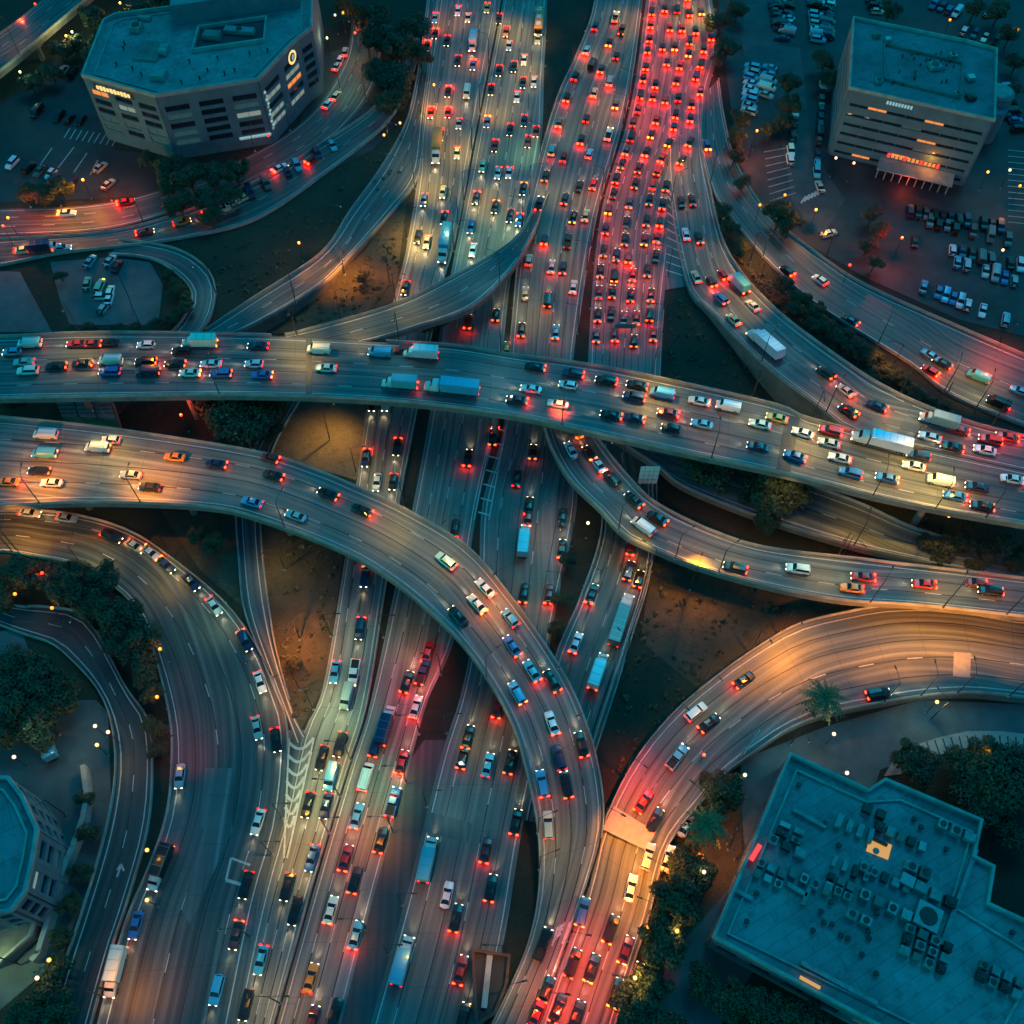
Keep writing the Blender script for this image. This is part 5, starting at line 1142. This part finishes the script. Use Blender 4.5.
a, c = Vector(fr[0]), Vector(fr[1]); d = (c - a).normalized(); nn = Vector((d.y, -d.x)); nn = nn if nn.y < 0 else -nn; L = (c - a).length; X3 = Vector((d.x, d.y, 0))
if X3.x < 0: X3 = -X3; a, c, d = c, a, -d
b = MB()
for k in range(9): q = a + d * L * (.28 + .021 * k) + nn * .55; b.box((q.x, q.y, H2 - 1.1), (L * .014, .2, .9), 'sign_w', X=X3)
local(b, bd).build('sign', bd)
b = MB(); q = a + d * L * .64 + nn * 3; b.box((q.x, q.y, 3.1), (L * .55, 5.6, .35), 'concrete', X=X3); q = a + d * L * .64 + nn * 5.4
for k in range(10): r = a + d * L * (.38 + .057 * k) + nn * 5.4; b.tube((r.x, r.y, 0), (r.x, r.y, 2.95), .18, .18, 'concrete', 8)
local(b, bd).build('entrance_canopy', bd)
b = MB()
for k in range(13): q = a + d * L * (.42 + .03 * k) + nn * .5; b.box((q.x, q.y, 4.4), (.8, .12, 1.1 if k % 2 else 1.3), 'win_warm' if k % 4 else 'sign_r', X=X3)
local(b, bd).build('lit_frontage', bd)  # glowing blocks stand in for facade columns lit orange
l = bpy.data.objects.new('entrance_light', ldata('globe', 'o', .6)); C.objects.link(l); l.parent = bd; q = a + d * L * .72 + nn * 2.2; l.location = Vector((q.x, q.y, 6.6)) - bd.location
l = bpy.data.objects.new('entrance_light', ldata('globe', 'r', .5)); C.objects.link(l); l.parent = bd; q = a + d * L * .6 + nn * 8; l.location = Vector((q.x, q.y, 2.8)) - bd.location
b = MB(); p = U(1000, 92, 12); b.tube((p.x, p.y, 0), (p.x, p.y, 12), 4.2, 4.2, 'wall', 24); b.tube((p.x, p.y, 12), (p.x, p.y, 12.6), 3.4, 3.2, 'concrete', 24); p2 = U(997, 108, 10); b.tube((p2.x, p2.y, 0), (p2.x, p2.y, 10), 3, 3, 'wall', 20); local(b, bd).build('stair_tower', bd)

# big flat-roofed hall, lower right
H3 = 8
po = ccw([P2(*q, H3) for q in ((790, 757), (868, 793), (884, 782), (978, 822), (970, 858), (990, 868), (984, 905), (1060, 940), (1100, 1000), (1000, 1090), (715, 937))])
bd = empty('flat_roofed_hall', (*Vector(P2(880, 890, H3)), 0)); tag(bd, 'large low hall whose flat teal roof carries rows of cooling units', 'building')
b = MB(); b.prism(po, 0, H3, 'roof', side='walld'); local(b, bd).build('roof', bd)
wb = MB(); n = len(po); Px = [PJ((p[0], p[1], H3)) for p in po]
for i in range(n):
    L = (Vector(po[(i + 1) % n]) - Vector(po[i])).length; nb = max(1, int(L / 6))
    facade(bd, wb, po[i], po[(i + 1) % n], 0, H3, [(2.2, 5.2)] if L > 20 else [], [((k + .2) / nb, (k + .8) / nb) for k in range(nb)] if L > 20 else [], rnd, .08)
local(wb, bd).build('wall', bd); local(parapet(po, H3, H3 + 1.3, .5, 'concrete'), bd).build('parapet', bd)
cen3 = Vector(P2(900, 900, H3))
inner = [P2(*q, H3) for q in ((796, 770), (866, 802), (900, 800), (972, 832), (950, 905), (1040, 960), (985, 1060), (727, 934))]
local(parapet(inner, H3 + .01, H3 + .5, .35, 'concrete', .1), bd).build('roof_curb', bd)
ANG = math.atan2(*(lambda v: (v.y, v.x))(Vector(P2(870, 1018, H3)) - Vector(P2(715, 937, H3))))
spots = []
def grid(x, y, nx, ny, dx, dy, d, **k):
    o = U(x, y, H3); X = Vector((math.cos(ANG), math.sin(ANG))); Y = Vector((-X.y, X.x))
    for i in range(nx):
        for j in range(ny):
            p = Vector((o.x, o.y)) + X * i * dx - Y * j * dy; q = PJ((p.x, p.y, H3)); unit(bd, q[0], q[1], H3, tuple(s * rnd.uniform(.85, 1.1) for s in d), ANG + rnd.uniform(-.06, .06), **k)
grid(784, 826, 2, 2, 2.6, 1.7, (1.9, 1.1, 1.0)); grid(772, 841, 3, 1, 2.5, 2, (1.9, 1.5, 1.3)); grid(760, 864, 3, 2, 1.9, 2.0, (1.5, 1.4, 1.2))
grid(792, 874, 4, 1, 2.0, 2, (1.3, 1.8, 1.2)); grid(833, 862, 4, 1, 1.9, 2, (.9, 2.2, 1)); grid(838, 822, 4, 1, 1.9, 2, (1.0, 2.6, 1.3), fan=False)
grid(830, 878, 3, 2, 1.7, 1.8, (1.4, 1.4, 1.2)); grid(862, 868, 5, 1, 1.9, 2, (1.3, 1.7, 1.2)); grid(863, 896, 5, 1, 2.4, 2, (1.6, 1.9, 1.5)); grid(850, 915, 2, 1, 2.4, 2, (1.9, 1.5, 1.4))
grid(908, 930, 4, 3, 2.1, 1.9, (1.5, 1.4, 1.6)); grid(909, 868, 2, 2, 2.4, 2.6, (2.2, 2.0, 1.7)); grid(933, 896, 2, 1, 2.6, 2, (2.1, 2.0, 1.6)); grid(982, 966, 4, 2, 1.9, 1.9, (1.5, 1.4, 1.3)); grid(940, 826, 3, 1, 2.4, 2, (1.9, 1.7, 1.5))
grid(878, 828, 5, 1, 1.9, 1.8, (1.4, 1.5, 1.5)); grid(925, 918, 1, 1, 2, 2, (4.2, 4.4, 1.5)); grid(866, 810, 2, 1, 2.4, 2, (1.8, 1.6, 1.5))
for x, y in ((798, 786), (824, 824), (838, 846), (830, 903), (820, 912), (823, 923), (812, 931), (831, 925), (840, 936), (847, 939), (868, 939), (861, 955), (867, 932), (875, 974), (746, 922), (756, 894), (876, 914), (1011, 933), (913, 820), (920, 828), (945, 850)): vent(bd, x, y, H3, .5, .7)
for pts in (((905, 957), (913, 918)), ((733, 890), (752, 900)), ((802, 905), (812, 880)), ((800, 963), (876, 1004)), ((940, 945), (975, 850)), ((792, 810), (825, 828)), ((786, 884), (806, 896))):
    b = MB(); a, c = U(*pts[0], H3), U(*pts[1], H3); d = (c - a); b.box((a + c) / 2 + Vector((0, 0, .5)), (d.length, .7, .8), 'hvac', X=d.normalized()); local(b, bd).build('duct', bd)
b = MB(); q = [U(x, y, H3 + .12) for x, y in ((870, 836), (892, 845), (888, 860), (866, 851))]; b.face(q[::-1], 'panel_y')
b.box(U(880, 842, H3 + .5), (2.6, .5, .7), 'brown', X=Vector((math.cos(ANG), math.sin(ANG), 0))); b.tube(U(876, 851, H3 + .1), U(876, 851, H3 + .8), .6, .5, 'hvac', 12); o = local(b, bd).build('lit_skylight', bd)
if o.data.polygons[0].normal.z < 0: o.data.flip_normals()
b = MB(); a, c = U(800, 977, H3 + 1.45), U(820, 988, H3 + 1.45); d = c - a; b.box((a + c) / 2, (d.length, .5, .5), 'panel_y', X=d.normalized()); local(b, bd).build('parapet_light', bd)
b = MB(); a, c = U(751, 860, H3 + 1.45), U(760, 845, H3 + 1.45); d = c - a; b.box((a + c) / 2, (d.length, .8, .4), 'sign_r', X=d.normalized()); local(b, bd).build('red_parapet_light', bd)

# curved office, lower left
H4 = 15
po = [P2(*q, H4) for q in ((-60, 778), (8, 781), (22, 800), (36, 832), (31, 862), (24, 892), (12, 908), (-60, 922))]
base = [P2(*q, 0) for q in ((-60, 770), (-20, 778), (20, 784), (48, 808), (68, 855), (60, 880), (48, 912), (30, 935), (-60, 990))]
bd = empty('office_building', (*Vector(P2(0, 850, H4)), 0)); tag(bd, 'office at the left edge with polygonal roof and curved windowed front', 'building', 'office buildings')
po = ccw(po); b = MB(); b.prism(po, 0, H4, 'roof2', side='walld'); local(b, bd).build('roof', bd); wb = MB(); n = len(po)
for i in range(n):
    L = (Vector(po[(i + 1) % n]) - Vector(po[i])).length; nb = max(1, round(L / 3.4)); facade(bd, wb, po[i], po[(i + 1) % n], 0, H4, [(1.2 + 3.4 * k, 3.4 + 3.4 * k) for k in range(4)], [((k + .2) / nb, (k + .8) / nb) for k in range(nb)], rnd, .12, wallmat='wall', th=.6)
local(wb, bd).build('wall', bd); local(parapet(po, H4, H4 + 1, .6, 'concrete', .7), bd).build('parapet', bd)
local(parapet([tuple(Vector(p).lerp(Vector(P2(-20, 850, H4)), .12)) for p in po], H4 + .01, H4 + .6, .4, 'concrete', 0), bd).build('roof_curb', bd)
tb = ccw([P2(*q, 4) for q in ((-60, 925), (14, 912), (40, 905), (30, 935), (0, 962), (-60, 980))]); b = MB(); b.prism(tb, 0, 4, 'concrete_d'); local(b, bd).build('terrace', bd); local(parapet(tb, 4, 5, .4, 'concrete'), bd).build('terrace_parapet', bd)
# retaining wall beside the terraces
b = MB(); pts = [U(*q, 0) for q in ((88, 770), (92, 800), (88, 822), (78, 850), (66, 880), (56, 915), (44, 955), (38, 962))]
for a, c in zip(pts, pts[1:]): d = c - a; b.box((a + c) / 2 + Vector((0, 0, 1.5)), (d.length + .2, .9, 3), 'concrete', X=d.normalized())
tag(b.build('retaining_wall'), 'pale curving retaining wall between left office and planted slope', 'wall')
# shed with panelled roof, sign boards, pit building
bd = empty('panelled_shed', tuple(U(85, 410, 0))); tag(bd, 'low shed with pale gridded panel roof under the overpass edge', 'shed')
q = ccw([P2(*p, 4) for p in ((54, 397), (110, 396), (117, 420), (62, 417))]); b = MB(); b.prism(q, 0, 4, 'concrete_d', cap=True); local(b, bd).build('wall', bd)
for k in range(3):
    b = MB(); pp = [(55 + 18.6 * k, 397.5), (72 + 18.6 * k, 397), (77.5 + 18.8 * k, 417.5 + .6 * k), (62 + 18.4 * k, 416.5 + .6 * k)]; q = ccw([P2(*p, 4) for p in pp]); b.prism(q, 4.02, 4.22, 'concrete')
    for j in range(1, 5):
        a, c = Vector(P2(55 + 18.6 * k + 1.5 * j, 397.5 + 4 * j, 4.2)), Vector(P2(72 + 18.6 * k + 1.2 * j, 397 + 4 * j, 4.2)); d = c - a; b.box(((a.x + c.x) / 2, (a.y + c.y) / 2, 4.26), (d.length, .12, .08), 'dmetal', X=Vector((d.x, d.y, 0)).normalized())
    local(b, bd).build('roof_panel', bd)
def signboard(px, py, z, w_, h, ang, mat, label, tiltx=.7):
    p = U(px, py, z); root = empty('road_sign', (p.x, p.y, 0)); root.rotation_euler = (0, 0, ang); tag(root, label, 'road sign')
    b = MB()
    for s in (-w_ * .35, w_ * .35): b.tube((s, .3, 0), (s, .3, z), .16, .13, 'metal', 8)
    b.build('post', root)
    b = MB(); b.box((0, 0, z), (w_, .15, h), mat); b.build('sign_panel', root); b = MB()
    for k in range(1, int(w_)): b.box((-w_ / 2 + k, -.09, z), (.06, .04, h * .94), 'dmetal')
    for k in (-1, 0, 1): b.box((0, -.12, z + k * h / 4), (w_ * .94, .03, .05), 'dmetal')
    b.build('panel_rib', root)
signboard(649, 475, 8, 4.2, 6.5, 0, 'white', 'pale ribbed sign board on posts below the crossing overpass')
signboard(752, 742, 8, 5, 2.2, .9, 'tealp', 'bluish sign board on posts inside the lower-right curve')
signboard(625, 326, 7.5, 5, 1.6, 0, 'concrete', 'narrow sign board standing in the gap of the jammed carriageway')
bd = empty('pump_house', tuple(U(490, 985, 0))); tag(bd, 'brown open-topped pump house between freeway and flyover near the bottom', 'building')
q = ccw([P2(*p, 3) for p in ((474, 952), (508, 957), (505, 985), (494, 1012), (478, 1022))]); b = MB(); b.prism(q, 0, 2.6, 'asph', side='brown'); local(b, bd).build('floor', bd); local(parapet(q, 2.6, 3.6, .5, 'brown'), bd).build('wall', bd)
b = MB(); a, c = U(490, 955, 3.2), U(484, 1008, 3.2); d = c - a; b.box((a + c) / 2, (d.length, 1, .3), 'concrete', X=d.normalized()); local(b, bd).build('beam', bd)
# plaza stalls, lower right arc
patch('terrace', [(884, 776), (895, 757), (915, 745), (940, 737), (968, 731), (1000, 731), (1060, 738), (1060, 756), (1010, 750), (980, 748), (945, 753), (920, 762), (905, 774)], 'slab')
b = MB()
for i in range(17):
    t = i / 16; x0 = 900 + 122 * t; yi = 770 - 60 * t + 44 * t * t; yo = 751 - 46 * t + 33 * t * t
    bar_px(b, (x0 + 2, yi), (x0 - 6 + 8 * t, yo), .28, PZ[0] + .03, 'dmetal')
tag(b.build('paving_joint'), kind='structure')
b = MB()
for i in range(8): bar_px(b, (762 - i * -.9 + 2, 152 + i * 7), (786 + i * 1.4, 148 + i * 6.4), .35, PZ[0] + .03, 'concrete')
for i in range(6): bar_px(b, (801 + i * 3.4, 203 - i * 1.6), (806 + i * 3.4, 196 - i * 1.6), .5, PZ[0] + .03, 'paint')
for i in range(13): bar_px(b, (1008, 150 + i * 6), (1040, 153 + i * 6), .25, PZ[0] + .03, 'paint')
for i in range(9): bar_px(b, (70 + i * 6, 128 + i * 1), (64 + i * 6, 138 + i), .3, PZ[0] + .03, 'paint')
for a_, c_ in (((58, 168), (74, 147)), ((74, 172), (87, 153)), ((40, 165), (52, 148)), ((90, 175), (98, 160))): bar_px(b, a_, c_, .3, PZ[0] + .03, 'paint')
tag(b.build('parking_marking'), kind='structure')
